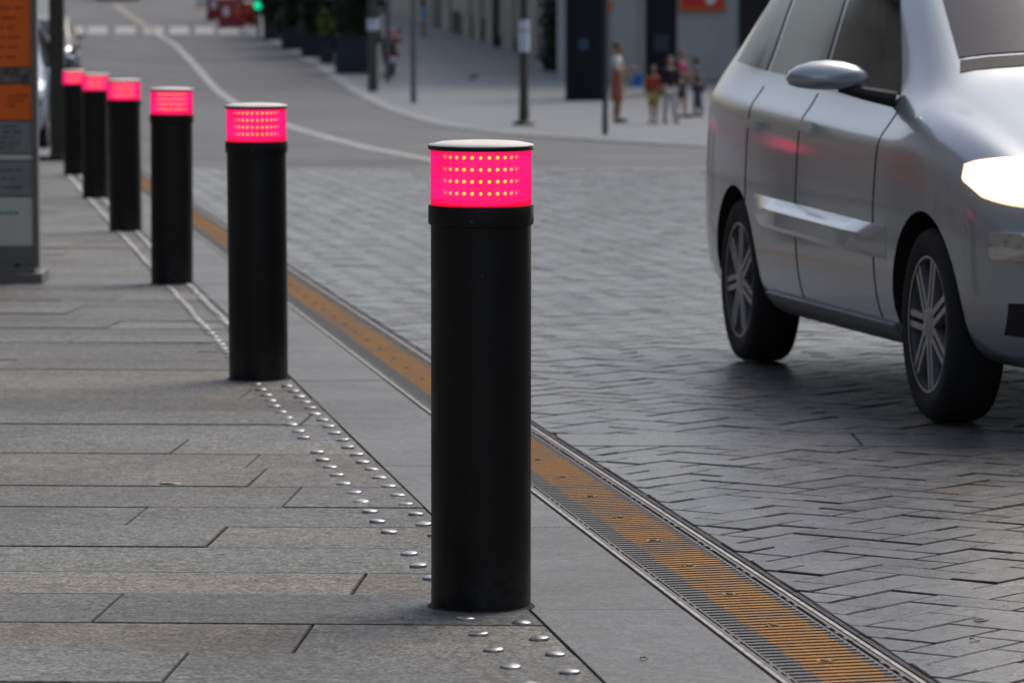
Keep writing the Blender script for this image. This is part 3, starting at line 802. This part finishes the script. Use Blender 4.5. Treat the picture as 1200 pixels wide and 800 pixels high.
# ------------------------------------------------------------------ road markings
def ribbon(name, pts, w, off, m, n=60):
    P = [px(*q) for q in pts]
    P.sort(key=lambda v: v.y)
    res = []
    for i in range(n+1):                                    # Catmull-Rom through the points
        t_ = i/n*(len(P)-1); k = min(int(t_), len(P)-2); u = t_-k
        p0, p1, p2, p3 = P[max(k-1, 0)], P[k], P[k+1], P[min(k+2, len(P)-1)]
        res.append(.5*((2*p1)+(p2-p0)*u+(2*p0-5*p1+4*p2-p3)*u*u+(3*p1-p0-3*p2+p3)*u**3))
    mb = MB()
    for i, q in enumerate(res):
        tg = res[min(i+1, n)]-res[max(i-1, 0)]; nn = Vector((-tg.y, tg.x, 0)).normalized()*w/2
        for sg in (1, -1):
            v = q+nn*sg; mb.v.append((v.x, v.y, gz(v.y)+off))
    for i in range(n): mb.face([2*i, 2*i+1, 2*i+3, 2*i+2])
    return tag(mb.build(name, m), kind='structure')
ribbon('road_marking_line', [(520, 191), (470, 181), (420, 171), (345, 150), (300, 133), (262, 112), (240, 90), (222, 70), (205, 53), (190, 44), (180, 38)], .20, .006, M['paint'])
ribbon('road_marking_line', [(180, 38), (168, 29), (150, 17), (135, 6)], .30, .007, M['paint_y'])
mb = MB()
for xc in (87, 114, 147, 180, 210, 240, 268):
    a, b_ = px(xc, 40.5), px(xc, 31.5); hwid = .34
    bb = len(mb.v)
    n = 6
    for i in range(n+1):
        y_ = a.y+(b_.y-a.y)*i/n; xm = a.x+(b_.x-a.x)*i/n
        mb.v += [(xm-hwid, y_, gz(y_)+.005), (xm+hwid, y_, gz(y_)+.005)]
    for i in range(n): mb.face([bb+2*i, bb+2*i+1, bb+2*i+3, bb+2*i+2])
tag(mb.build('road_marking_zebra', M['paint']), kind='structure')

# ------------------------------------------------------------------ right-hand plaza with kerb
EDGE = [(1240, 188), (1000, 181), (850, 175), (700, 166), (600, 159), (540, 152), (500, 144.5), (460, 132), (425, 116), (400, 101), (375, 82), (345, 64), (322, 52), (300, 43), (285, 37), (270, 30), (262, 20), (258, 8)]
EP = sorted([px(*e) for e in EDGE], key=lambda v: v.y)
def edge_at(y):
    if y <= EP[0].y: return EP[0].x
    for a, b_ in zip(EP, EP[1:]):
        if y <= b_.y: return a.x+(b_.x-a.x)*(y-a.y)/(b_.y-a.y)
    return EP[-1].x-(y-EP[-1].y)*.02
mb = MB(); kb = MB(); ys = []
y = EP[0].y
while y < 330: ys.append(y); y += .25 if y < 70 else .8
for y in ys:
    x0 = edge_at(y)
    # kerb width measured square to the edge
    tg = Vector((edge_at(y+.4)-edge_at(y-.4), .8)).normalized(); kw = min(3.2, .32/max(.08, abs(tg.y)))
    kb.v += [(x0, y, gz(y)-.05), (x0, y, gz(y)+SW-.02), (x0+.03, y, gz(y)+SW+.002), (x0+kw, y, gz(y)+SW+.002)]
    nxs = 8
    for k in range(nxs+1): mb.v.append((x0+kw+(60-x0-kw)*(k/nxs)**2, y, gz(y)+SW))
for i in range(len(ys)-1):
    for k in range(3): a = i*4+k; kb.face([a, a+4, a+5, a+1], 0, (.5, .5))
    for k in range(8): a = i*9+k; mb.face([a, a+1, a+10, a+9], 0, (.5, .5))
tag(mb.build('plaza_pavement', M['plaza'], tones=True), kind='structure'); tag(kb.build('plaza_kerb', M['kerbm'], None, tones=True), kind='structure')
# left-hand far pavement
sheet('far_pavement', lambda y: -40, lambda y: min(drl(44)-.4, -.1095*y), 44.25, 330, .05, M['plaza'], 1, tones=True)

# ------------------------------------------------------------------ buildings on the right
def vbox(mb, a, b_, z0, z1, th, mi=0, back=1):
    """upright slab from ground point a to b_, th thick away from the viewer"""
    d = (b_-a); d.z = 0; d.normalize(); n_ = Vector((-d.y, d.x, 0))
    if n_.y < 0: n_ = -n_
    n_ *= back
    q = len(mb.v)
    for p_ in (a, b_, b_+n_*th, a+n_*th):
        mb.v.append((p_.x, p_.y, z0)); 
    for p_ in (a, b_, b_+n_*th, a+n_*th): mb.v.append((p_.x, p_.y, z1))
    for f_ in ((0, 3, 2, 1), (4, 5, 6, 7), (0, 1, 5, 4), (1, 2, 6, 5), (2, 3, 7, 6), (3, 0, 4, 7)): mb.face([q+k for k in f_], mi)
A, B = px(655, 75, SW), px(448, 13, SW)
bd = empty('stone_building', (0, 0, 0), 0, 'beige stone building receding behind the plaza, with dark drainpipe', 'building')
mb = MB(); vbox(mb, A, B, -3, 8.5, 10); mb.build('wall', M['stonewall'], bd)
def wpt(t_, out=0):
    d = (B-A).normalized(); n_ = Vector((d.y, -d.x, 0)); n_ = n_ if n_.y < 0 else -n_
    return A+(B-A)*t_+n_.normalized()*out
def tpx(x):                                                # wall parameter for a photo column
    lo, hi = 0., 1.
    for _ in range(40):
        m_ = (lo+hi)/2; q = wpt(m_); c_ = 600+F*q.x/(q.y*math.cos(PITCH)+(CAMZ-q.z)*math.sin(PITCH))
        if c_ > x: lo = m_
        else: hi = m_
    return lo
mb = MB(); vbox(mb, wpt(0, .06), wpt(1, .06), -3, wpt(.3).z+.28, .05); mb.build('plinth', M['darkwall'], bd)
for x0, x1 in ((633, 618), (604, 592), (580, 572), (566, 558), (553, 545), (529, 521), (508, 503)):
    mb = MB(); a, b_ = wpt(tpx(x0), .10), wpt(tpx(x1), .10); vbox(mb, a, b_, -3, 8.3, .099); mb.build('pilaster', M['stonewall'], bd)
for x0, x1 in ((569, 566.5), (557, 554), (544, 540), (537, 533)):
    mb = MB(); a, b_ = wpt(tpx(x0), .10), wpt(tpx(x1), .10); vbox(mb, a, b_, a.z+.05, a.z+.75, .099); mb.build('vent', M['door'], bd)
for x0, x1 in ((519, 510), (500, 492)):
    mb = MB(); a, b_ = wpt(tpx(x0), .02), wpt(tpx(x1), .02); vbox(mb, a, b_, a.z-.1, a.z+2.3, .019); mb.build('door', M['door'], bd)
q = wpt(tpx(587), .16); MB().tube([(q.x, q.y, q.z), (q.x, q.y, 8)], .10).build('drainpipe', M['pipe'], bd, 50)

C0_, C1_ = px(655, 92, SW), px(1500, 92, SW)
sw = empty('shop_building', (0, 0, 0), 0, 'grey plastered building behind the two blackish pillars', 'building')
mb = MB(); vbox(mb, C0_, C1_, -3, 9, 8); mb.build('wall', M['greywall'], sw)
a = C0_+Vector((0, -.03, 0)); mb = MB(); vbox(mb, a, C1_+Vector((0, -.03, 0)), -3, C0_.z+.35, .029); mb.build('plinth', M['greywall'], sw)
for rw in range(2):
    for cl in range(7):
        xw = C0_.x+1.6+cl*2.6
        fo = MB().box((xw, C0_.y-.02, C0_.z+4.6+rw*2.6), (1.3, .04, 1.5)).build('window', M['glass'], sw)
        MB().box((xw, C0_.y-.05, C0_.z+3.78+rw*2.6), (1.5, .10, .10)).build('sill', M['band'], fo)
def wx(x): return C0_.x+(C1_.x-C0_.x)*(x-655)/(1500-655)
s = mpp(C0_)
mb = MB(); mb.box((wx(752), C0_.y-.03, C0_.z+2), (.12, .06, 4.2)); mb.build('door_jamb', M['stonewall'], sw)
mb = MB(); mb.box((wx(900), C0_.y-.02, C0_.z+1.4), (1.6, .04, 2.2)); mb.build('window', M['glass'], sw)
zz = C0_.z+(92-14)*s
sg = empty('framed_sign', (wx(822), C0_.y-.04, zz), 0, 'red sign in an orange frame high on the grey wall', 'sign')
sw_, sh = 54*s, 1.0
MB().box((0, -.02, sh/2), (sw_-.1, .05, sh-.1)).build('board', M['redsign'], sg)
f_ = MB(); f_.box((0, -.03, .05), (sw_, .08, .10)); f_.box((0, -.03, sh-.05), (sw_, .08, .10))
for k in (-1, 1): f_.box((k*(sw_/2-.05), -.03, sh/2), (.10, .08, sh-.2))
f_.build('frame', M['orframe'], sg)
k = MB(); k.lathe([(.14, 0), (.14, .03)], 20, (10*s, -.078, .32), 'Y'); k.build('white_disc', M['white'], sg)

def pillar(x0, x1, yb, label):
    a, b_ = px(x0, yb, SW), px(x1, yb, SW); w = b_.x-a.x
    o = empty('dark_pillar', ((a.x+b_.x)/2, a.y+w/2, a.z), 0, label, 'pillar', 'blackish pillars on the plaza')
    bm = bmesh.new(); bmesh.ops.create_cube(bm, size=1)
    for v in bm.verts: v.co = Vector((v.co.x*w, v.co.y*w, (v.co.z+.5)*4.6))
    bmesh.ops.bevel(bm, geom=[e for e in bm.edges if abs(e.verts[0].co.z-e.verts[1].co.z) > 1], offset=.04, segments=3, affect='EDGES')
    me = bpy.data.meshes.new('shaft'); bm.to_mesh(me); bm.free(); meshobj('shaft', me, M['pillar'], o)
    MB().box((0, 0, 4.66), (w+.12, w+.12, .12)).build('capital', M['pillar'], o)
    return o, w
o, w = pillar(663, 710, 118, 'broad blackish pillar left of the woman in rust, dark shrub on its left')
MB().box((-.05, -w/2-.006, 1.28), (.22, .01, .26)).build('poster', mat('faded_blue_poster', (.03, .05, .10), .5), o)
o, w = pillar(757, 793, 112, 'narrower blackish pillar behind the standing group of people')
MB().box((0, -w/2-.006, 1.25), (.36, .01, .40)).build('poster', mat('dim_blue_poster', (.018, .024, .045), .5), o)
q = px(714, 112, SW); s = mpp(q)
o = empty('hanging_sign', (q.x, q.y, q.z), 0, 'small orange sign on a thin bracket right of the broad blackish pillar', 'sign')
MB().box((0, 0, 104*s), (7*s, .06, 14*s)).build('board', M['orframe'], o); MB().tube([(0, .0, 0), (0, 0, 112*s)], .018).build('pole', M['pipe'], o)

def added_house(name, a, b_, h, th, label, wallm, cols, floors):  # out-of-frame building, added to block low sky and darken reflections
    root = empty(name, (0, 0, 0), 0, label, 'building', 'unseen buildings added beside the street')
    d = (b_-a).normalized(); n_ = Vector((d.y, -d.x, 0)); Lh = (b_-a).length; z0 = min(gz(a.y), gz(b_.y))-.5
    def slab(nm, u0, u1, z1, z2, o0, o1, m):
        mb = MB(); k = len(mb.v)
        for z in (z1, z2):
            for u, o in ((u0, o0), (u1, o0), (u1, o1), (u0, o1)): q = a+d*u+n_*o; mb.v.append((q.x, q.y, z))
        for f_ in ((0, 3, 2, 1), (4, 5, 6, 7), (0, 1, 5, 4), (1, 2, 6, 5), (2, 3, 7, 6), (3, 0, 4, 7)): mb.face([i for i in f_])
        return mb.build(nm, M[m], root)
    slab('wall', 0, Lh, z0, z0+h, 0, th, wallm); slab('roof', -.4, Lh+.4, z0+h+.002, z0+h+.5, -.4, th+.4, 'darkwall')
    fh = (h-1)/floors; cw = Lh/cols
    for f_ in range(floors):
        for c_ in range(cols):
            u = (c_+.5)*cw; zz = z0+.5+f_*fh
            w_ = slab('window', u-.62, u+.62, zz+.9, zz+fh-.5, -.03, -.001, 'glass')
            fr_ = slab('frame', u-.72, u+.72, zz+.78, zz+.9, -.12, -.002, 'band'); fr_.parent = w_
added_house('added_street_building', Vector((drl(62)-12, 62, 0)), Vector((drl(-28)-12, -28, 0)), 12, 9, 'unseen long dark stone building added left of the pavement to darken reflections', 'dimwall', 18, 4)
added_house('added_street_building', Vector((14, -30, 0)), Vector((14.5, 40, 0)), 13, 9, 'unseen long grey building added right of the cobbled road to cut skylight', 'greywall', 14, 4)

# ------------------------------------------------------------------ greenery and planters
def foliage(mb, c, r, n, size, rnd, upbias=.3):
    for _ in range(n):
        while True:
            q = Vector((rnd.uniform(-1, 1), rnd.uniform(-1, 1), rnd.uniform(-1, 1)))
            if .25 < q.length < 1: break
        lump = 1+.22*math.sin(q.x*5+c[0]*3)*math.sin(q.z*6+c[1])
        p_ = Vector((c[0]+q.x*r[0]*lump, c[1]+q.y*r[1]*lump, c[2]+q.z*r[2]*lump))
        a = Vector((rnd.gauss(0, 1), rnd.gauss(0, 1), rnd.gauss(0, .7))).normalized(); b_ = a.cross(Vector((rnd.gauss(0, 1), rnd.gauss(0, 1), rnd.gauss(0, 1)))).normalized()
        L = size*rnd.uniform(.6, 1.4); k = len(mb.v)
        mb.v += [tuple(p_-a*L), tuple(p_+b_*L*.45), tuple(p_+a*L), tuple(p_-b_*L*.45)]; mb.face([k, k+1, k+2, k+3])
rf = random.Random(21)
p = px(652, 83, SW)
o = empty('tall_shrub', p, 0, 'tall dark green shrub pressed between beige building and broad blackish pillar', 'shrub')
k = MB()
for i in range(7): foliage(k, (rf.uniform(-.06, .06), rf.uniform(-.2, .2), .3+i*.5), (.42, .38, .42), 560, .08, rf)
k.build('foliage', M['leafdark'], o); MB().tube([(0, 0, 0), (.03, 0, 1.5), (0, .02, 3.2)], [.05, .04, .02]).build('stem', M['bark'], o)
PL = [((392, 441), 86, 44, 'leafdark', 'large navy planter box with dark shrub beside the olive lamp post', 1.5),
      ((374, 391), 74, 30, 'leafyel', 'dark planter with a yellow-green bush beside the large navy planter', .4),
      ((352, 376), 67, 28, 'leafdark', 'dark planter with dense hedge between the yellow-green bush and far shrubs', 2.2),
      ((329, 353), 58, 26, 'leafdark', 'dark hedge planter midway along the planter row by the kerb', 2.1),
      ((308, 330), 47, 22, 'leafdark', 'farthest dark hedge planter, beside the green traffic light', 2.0)]
for (x0, x1), yb, hp, lm, lab, fh in PL:
    a, b_ = px(x0, yb, SW), px(x1, yb, SW); s = mpp(a); w = b_.x-a.x; h = hp*s
    o = empty('planter', ((a.x+b_.x)/2, a.y+.4, a.z), 0, lab, 'planter', 'planters along the plaza kerb')
    bx_ = MB(); bx_.box((0, 0, h/2-.01), (w-.04, .76, h-.06)); bx_.box((0, 0, h-.03), (w, .82, .06)); bx_.box((0, 0, .02), (w-.10, .7, .04)); bx_.build('box', M['navy'], o)
    k = MB()
    for i in range(6): foliage(k, (rf.uniform(-.2, .2)*w, rf.uniform(-.15, .15), h+.12+fh*(i+.3)/6), (w*.48, .42, .34), 520, .085, rf)
    k.build('foliage', M[lm], o); MB().tube([(0, 0, h-.1), (.02, 0, h+fh*.6)], [.04, .02]).build('stem', M['bark'], o)
# garden trees behind the planters
for (x, yb, hh, rw, lab) in ((415, 72, 4.0, .9, 'dark bushy tree behind the large navy planter'), (385, 62, 4.2, .9, 'dark bushy tree behind the yellow-green bush'), (356, 52, 4.0, .9, 'dark bushy tree behind the middle of the hedge planters'), (324, 42, 3.6, .75, 'dark bushy tree at the far end of the planters')):
    p = px(x, yb, SW); o = empty('bushy_tree', p, 0, lab, 'tree', 'dark trees behind the planters')
    MB().tube([(0, 0, 0), (.05, 0, 1), (-.03, .05, hh*.6)], [.10, .07, .04]).tube([(0, 0, hh*.35), (.4, .1, hh*.6)], [.05, .02]).tube([(0, 0, hh*.3), (-.4, -.1, hh*.55)], [.05, .02]).build('trunk', M['bark'], o)
    k = MB()
    for i in range(24):
        a = rf.uniform(0, 6.28); q_ = rf.uniform(.1, .75)*rw
        foliage(k, (q_*math.cos(a), q_*math.sin(a), rf.uniform(.5, hh)), (rw*.55, rw*.55, .5), 460, .10, rf)
    k.build('crown', M['leafdark'], o)
# low cream parasol
p = px(431, 84, SW); s = mpp(p); p.y -= .3; p.z = gz(p.y)+SW
o = empty('parasol', p, 0, 'small cream parasol top showing over the large navy planter', 'parasol')
MB().tube([(0, 0, 0), (0, 0, 62*s)], .025).build('pole', M['postgrey'], o)
k = MB(); k.lathe([(20*s, 47*s), (20*s, 48*s), (10*s, 56*s), (.02, 63*s)], 8); k.build('canopy', M['cream'], o)

# ------------------------------------------------------------------ scooter, barriers, traffic light, pigeon
p = px(460, 89, SW); s = mpp(p)
sc_ = empty('motor_scooter', p, R(8), 'dark motor scooter with a red and white top box parked on the plaza', 'scooter')
def swheel(y):
    w_ = MB(); w_.lathe([(.13, -.04), (.22, -.05), (.25, 0), (.22, .05), (.13, .04)], 24, (0, y, .25), 'X', caps=False); wo = w_.build('wheel', M['tyre'], sc_, 50)
    MB().lathe([(.12, -.045), (.12, .045)], 16, (0, y, .25), 'X').build('rim', M['alloy'], wo, 40)
swheel(0); swheel(1.25)
b = MB(); ellipsoid(b, (0, .15, .55), (.19, .42, .20)); b.box((0, .62, .34), (.30, .5, .10)); ellipsoid(b, (0, 1.02, .70), (.20, .12, .40)); b.tube([(0, 1.25, .25), (0, 1.05, .95)], .04); b.build('body', M['blackp'], sc_, 60)
b = MB(); ellipsoid(b, (0, .25, .78), (.15, .40, .07)); b.build('seat', M['tyre'], sc_, 60)
b = MB(); b.tube([(-.34, .95, 1.05), (-.1, 1.02, 1.0), (.1, 1.02, 1.0), (.34, .95, 1.05)], .02); b.build('handlebar', M['pipe'], sc_)
for k in (-1, 1):
    b = MB(); b.tube([(k*.22, .98, 1.03), (k*.27, .98, 1.2)], .008); ellipsoid(b, (k*.28, .97, 1.23), (.07, .02, .045)); b.build('mirror', M['blackp'], sc_)
bx_ = MB(); bx_.box((0, -.18, .97), (.40, .34, .14)); tb = bx_.build('top_box', M['redplastic'], sc_)
MB().box((0, -.18, 1.07), (.405, .345, .055)).build('white_band', M['white'], tb); k = MB(); ellipsoid(k, (0, -.18, 1.10), (.20, .17, .14)); k.build('lid', M['redplastic'], tb, 60)
MB().box((0, -.31, .60), (.16, .03, .07)).build('tail_lamp', M['redlens'], sc_); MB().box((0, -.33, .45), (.20, .02, .14)).build('number_plate', M['white'], sc_)
# barriers
BB = [((243, 8), 'white'), ((257, 24), 'redplastic'), ((272, 33), 'redplastic'), ((286, 31), 'redplastic')]
BLAB = ['pale road-works barrier at the far end of the row', 'dark red road-works barrier just right of the pale one', 'dark red road-works barrier, nearest of the row and lowest on the road', 'dark red road-works barrier beside the green traffic light']
for ((x, y), mm), lab in zip(BB, BLAB):
    p = px(x, y, .0); p.z = gz(p.y)+.0
    o = empty('road_barrier', (p.x, p.y, max(p.z, gz(p.y)+SW if p.x > edge_at(p.y) else p.z)), R(rf.uniform(-30, 30)), lab, 'barrier', 'road-works barriers beyond the crossing')
    b = MB()
    b.box((0, 0, .14), (.92, .40, .20)); b.box((0, 0, .52), (.90, .16, .56)); b.box((0, 0, .95), (.86, .10, .12))
    for k in (-1, 1): b.box((k*.40, 0, .86), (.10, .12, .10)); b.box((k*.34, 0, .03), (.16, .44, .06))
    b.build('barrier_body', M[mm], o)
    MB().box((-.2, -.087, .58), (.22, .012, .30)).build('reflector', M['white'], o)
    MB().box((.2, -.087, .58), (.22, .012, .30)).build('reflector', M['orange_d'] if mm != 'white' else M['redplastic'], o)
p = px(303, 43, SW); s = mpp(p)
o = empty('traffic_light', p, 0, 'low traffic signal showing a green lamp beside the far planters', 'traffic light')
MB().lathe([(.06, 0), (.05, .1), (.05, 2.0)], 14).build('pole', M['postdark'], o, 40)
b = MB(); b.box((0, -.12, 42*s), (.26, .18, .95)); ho = b.build('housing', M['postdark'], o)
for z, mm in ((37*s-.02, 'green_lamp'), (37*s+.27, 'blackp'), (37*s+.56, 'blackp')):
    b = MB(); b.lathe([(.135 if mm == 'green_lamp' else .10, 0), (.135 if mm == 'green_lamp' else .10, -.02), (.08, -.05), (.0001, -.06)], 18, (0, -.211, z), 'Y'); b.build('lamp', M[mm], ho, 60)
p = px(555, 94, SW)
pg = MB(); ellipsoid(pg, (0, 0, .12), (.13, .07, .07), M4=Matrix.Rotation(R(-20), 4, 'Y')); ellipsoid(pg, (.13, 0, .235), (.038, .032, .036)); pg.tube([(.08, 0, .15), (.125, 0, .225)], [.05, .03])
pg.tube([(-.09, 0, .09), (-.22, 0, .05)], [.045, .02]); pg.tube([(.16, 0, .232), (.19, 0, .225)], [.009, .003])
for k in (-1, 1): pg.tube([(0, k*.025, .07), (.01, k*.025, 0)], .007); pg.tube([(.0, k*.025, .003), (.04, k*.03, .003)], .005)
o = pg.build('pigeon', M['pigeon'], None, 60); o.location = p; o.scale = (.72, .72, .72); o.rotation_euler = (0, 0, .6); tag(o, 'dark grey pigeon standing alone on the open plaza', 'pigeon')

# ------------------------------------------------------------------ people
def person(p, h, face, label, skinm='skin', hair='hairdk', top=('white_cloth', .82, .55), sleeves='short', lower=('trousers', 'white_cloth'), shoes='black_cloth',
           lean=0.0, arms=((.10, .10), (-.05, .08)), stride=.06, hairlong=False, belt=None):
    """h = height; face = heading of the figure (0 looks along +X); arms = forward reach of hand, elbow bend"""
    root = empty('person', p, face, label, 'person')
    k = h
    hip = .52*k; sh = .81*k
    ln = lambda z: lean*max(0, z-hip)            # forward lean
    V = []; E = []; Rd = []
    def add(x, y, z, r, par=None):
        V.append((x+ln(z), y, z)); Rd.append(r)
        if par is not None: E.append((par, len(V)-1))
        return len(V)-1
    pel = add(0, 0, hip, (.085*k, .062*k)); wai = add(.005*k, 0, .62*k, (.072*k, .052*k), pel); che = add(0, 0, .73*k, (.085*k, .06*k), wai); nb = add(-.005*k, 0, .815*k, (.045*k, .045*k), che)
    nk = add(.005*k, 0, .855*k, .030*k, nb); hd0 = add(.012*k, 0, .885*k, (.042*k, .048*k), nk); hd = add(.014*k, 0, .935*k, (.050*k, .056*k), hd0); ht = add(.008*k, 0, .975*k, (.034*k, .038*k), hd)
    legs = []
    for sg in (1, -1):
        fx = stride*k*sg
        a = add(.01*k*0, sg*.052*k, hip-.04*k, .055*k, pel); b_ = add(fx*.5+.012*k, sg*.055*k, .28*k, .038*k, a); c_ = add(fx-.01*k, sg*.055*k, .06*k, .022*k, b_)
        d_ = add(fx+.0*k, sg*.058*k, .022*k, .022*k, c_); e_ = add(fx+.085*k, sg*.065*k, .016*k, .017*k, d_); legs.append((a, b_, c_, d_, e_))
    ar = []
    for sg, (reach, up) in zip((1, -1), arms):
        s0 = add(-.002*k, sg*.105*k, sh-.005*k, .033*k, che); el = add(reach*.3*k-.02*k, sg*.135*k, .645*k, .025*k, s0); wr = add(reach*k, sg*.125*k, .52*k+up*k, .017*k, el)
        hn = add(reach*k+.025*k, sg*.12*k, .475*k+up*k*1.1, .018*k, wr); fi = add(reach*k+.04*k, sg*.115*k, .435*k+up*k*1.15, .010*k, hn); th_ = add(reach*k+.05*k, sg*.10*k, .47*k+up*k*1.1, .007*k, hn)
        ar.append((s0, el, wr, hn))
    body = meshobj('body', skin(V, E, Rd, 1), M[skinm], root)
    def cloth(name, ids, mname, grow, ends=None, parent=root):
        ids = list(ids); mp = {q: i for i, q in enumerate(ids)}
        vv = [list(V[q]) for q in ids]; ee = [(mp[a], mp[b_]) for a, b_ in E if a in mp and b_ in mp]
        rr_ = [((Rd[q] if isinstance(Rd[q], tuple) else (Rd[q], Rd[q]))) for q in ids]; rr_ = [(a*grow+.006*k, b_*grow+.006*k) for a, b_ in rr_]
        return meshobj(name, skin([tuple(v) for v in vv], ee, rr_, 1), M[mname], parent)
    ids = [pel, wai, che, nb]+[q for a in ar for q in (a[:2] if sleeves == 'short' else a[:3] if sleeves == 'long' else a[:1])]
    cloth('top', ids, top[0], 1.10)
    if lower[0] == 'trousers':
        cloth('trousers', [pel]+[q for L in legs for q in L[:3]], lower[1], 1.16)
    elif lower[0] == 'shorts':
        cloth('shorts', [pel]+[q for L in legs for q in L[:2]], lower[1], 1.28)
    else:                                                       # dress / skirt hanging from the waist
        z1 = lower[2]*k; g_ = MB(); prof = [(.100*k, z1), (.094*k, (z1+hip)/2), (.088*k, hip), (.075*k, .62*k), (.082*k, .70*k) if lower[3] else (.06*k, .64*k)]
        g_.lathe(prof, 18); 
        if lower[3]: g_.lathe([(.082*k, .70*k), (.075*k, .745*k), (.03*k, .76*k)], 18)
        g_.v = [(x*.80+ln(z), y*1.12, z) for x, y, z in g_.v]; g_.build(lower[0], M[lower[1]], root, 60)
    for L in legs:
        a, b_ = Vector(V[L[3]]), Vector(V[L[4]]); s_ = MB(); c_ = (a+b_)/2
        ellipsoid(s_, (c_.x, c_.y, .026*k), (.072*k, .030*k, .026*k)); s_.build('shoe', M[shoes], root, 60)
    hv = Vector(V[hd]); hr = MB(); ellipsoid(hr, (hv.x-.016*k, 0, hv.z+.016*k), (.052*k, .052*k, .052*k))
    if hairlong: ellipsoid(hr, (hv.x-.045*k, 0, hv.z-.03*k), (.028*k, .044*k, .07*k))
    hr.build('hair', M[hair], root, 60)
    fc = MB()
    ellipsoid(fc, (hv.x+.056*k, 0, hv.z-.010*k), (.010*k, .007*k, .014*k), 8, 6); fc.build('nose', M[skinm], root, 60)
    for sg in (1, -1): ellipsoid(MB(), (hv.x+.046*k, sg*.020*k, hv.z+.004*k), (.006*k, .008*k, .005*k), 8, 6).build('eye', M['hairdk'], root)
    mo = MB(); ellipsoid(mo, (hv.x+.045*k, 0, hv.z-.032*k), (.006*k, .016*k, .004*k), 8, 6); mo.build('mouth', M['maroon_cloth'], root)
    for sg in (1, -1): ellipsoid(MB(), (hv.x-.004*k, sg*.053*k, hv.z-.006*k), (.012*k, .005*k, .018*k), 8, 6).build('ear', M[skinm], root)
    return root
def ph(y0, y1, p_): return (y1-y0)*mpp(p_)
p = px(723, 144, SW); h = ph(49, 144, p)
w_ = person(p, h, R(-8), 'person in white top and long rust dress holding a blue bag', 'skin', 'hairdk', ('white_cloth',), 'short', ('dress', 'rust_cloth', .27, True), 'maroon_cloth', arms=((.20, .16), (.12, .10)), stride=.02)
bag = empty('shopping_bag', (p.x+.30*h*.82, p.y-.10, p.z+.50*h), R(10), 'bright blue bag hanging from the hand of the person in rust', 'bag')
b = MB(); b.box((0, 0, .03), (.17, .08, .20)); b.v = [(x*(1-.25*(z+.02)/.15)+.25*z, y, z) for x, y, z in b.v]; b.build('sack', M['blue_bag'], bag)
b = MB(); b.tube([(-.03, 0, .12), (.0, 0, .20), (.06, 0, .22), (.10, 0, .13)], .010); b.build('handles', M['blue_bag'], bag)
p = px(766, 145, SW); h = ph(77, 145, p)
person(p, h, R(-110), 'small person in orange top and yellow shorts, short fair-brown hair', 'skin', 'hairbr', ('orange_cloth',), 'short', ('shorts', 'yellow_cloth'), 'black_cloth', arms=((.10, .10), (.12, .12)), stride=.05)
p = px(785, 145, SW); h = ph(66, 145, p)
person(p, h, R(-70), 'person in black top and white trousers beside the one in orange', 'skin2', 'hairbr', ('black_cloth',), 'long', ('trousers', 'white_cloth'), 'black_cloth', arms=((.12, .12), (.05, .05)), stride=.07)
p = px(798, 138, SW); h = ph(58, 138, p)
person(p, h, R(-20), 'person in magenta top and dark skirt behind the one in white trousers', 'skin', 'hairbr', ('magenta_cloth',), 'short', ('skirt', 'maroon_cloth', .30, False), 'black_cloth', arms=((.24, .10), (.18, .08)), stride=.05)
p = px(818, 137, SW); h = ph(66, 137, p)
person(p, h, R(180), 'person in grey clothes with long dark hair next to the silver car', 'skin', 'hairdk', ('grey_cloth',), 'long', ('trousers', 'denim'), 'black_cloth', arms=((.20, .12), (.1, .05)), stride=.06, lean=.12, hairlong=True)
p = px(496, 42, SW); h = ph(2, 42, p)
person(p, h, R(80), 'far person with dark hair and pale blue top walking by the stone building', 'skin', 'hairdk', ('paleblue_cloth',), 'short', ('skirt', 'paleblue_cloth', .36, False), 'maroon_cloth', stride=.10, hairlong=True)

# ------------------------------------------------------------------ light, sky, camera
Wd = bpy.data.worlds.new('World'); S.world = Wd; Wd.use_nodes = True
nt = Wd.node_tree; bg = nt.nodes['Background']
sky = nt.nodes.new('ShaderNodeTexSky'); sky.sky_type = 'NISHITA'; sky.sun_disc = False
EL, AZ = 50, 38            # sun height; compass angle from +Y towards +X
sky.sun_elevation = R(EL); sky.sun_rotation = R(AZ); sky.air_density = 1.0; sky.dust_density = 4.0; sky.ozone_density = 1.0
hs = nt.nodes.new('ShaderNodeHueSaturation'); hs.inputs['Saturation'].default_value = .7
nt.links.new(sky.outputs[0], hs.inputs['Color']); nt.links.new(hs.outputs[0], bg.inputs['Color']); bg.inputs['Strength'].default_value = .115
sun = bpy.data.lights.new('Sun', 'SUN'); sun.energy = .7; sun.angle = R(25); sun.color = (1, .93, .84)
so = bpy.data.objects.new('Sun', sun); COL.objects.link(so)
sd_ = Vector((math.sin(R(AZ))*math.cos(R(EL)), math.cos(R(AZ))*math.cos(R(EL)), math.sin(R(EL))))
so.rotation_euler = sd_.to_track_quat('Z', 'Y').to_euler(); so.location = (0, 0, 40)
cam = bpy.data.cameras.new('Camera'); cam.sensor_width = 36; cam.lens = F/1200*36; cam.clip_start = .5; cam.clip_end = 2000
cam.dof.use_dof = True; cam.dof.focus_distance = 9.4; cam.dof.aperture_fstop = 8; cam.dof.aperture_blades = 0
co = bpy.data.objects.new('Camera', cam); COL.objects.link(co); co.location = (0, 0, CAMZ); co.rotation_euler = (R(90)-PITCH, 0, 0)
S.camera = co
S.view_settings.view_transform = 'Standard'; S.view_settings.look = 'None'; S.view_settings.exposure = .46; S.view_settings.gamma = 1; S.view_settings.use_curve_mapping = False
S.cycles.max_bounces = 6; S.cycles.use_denoising = True
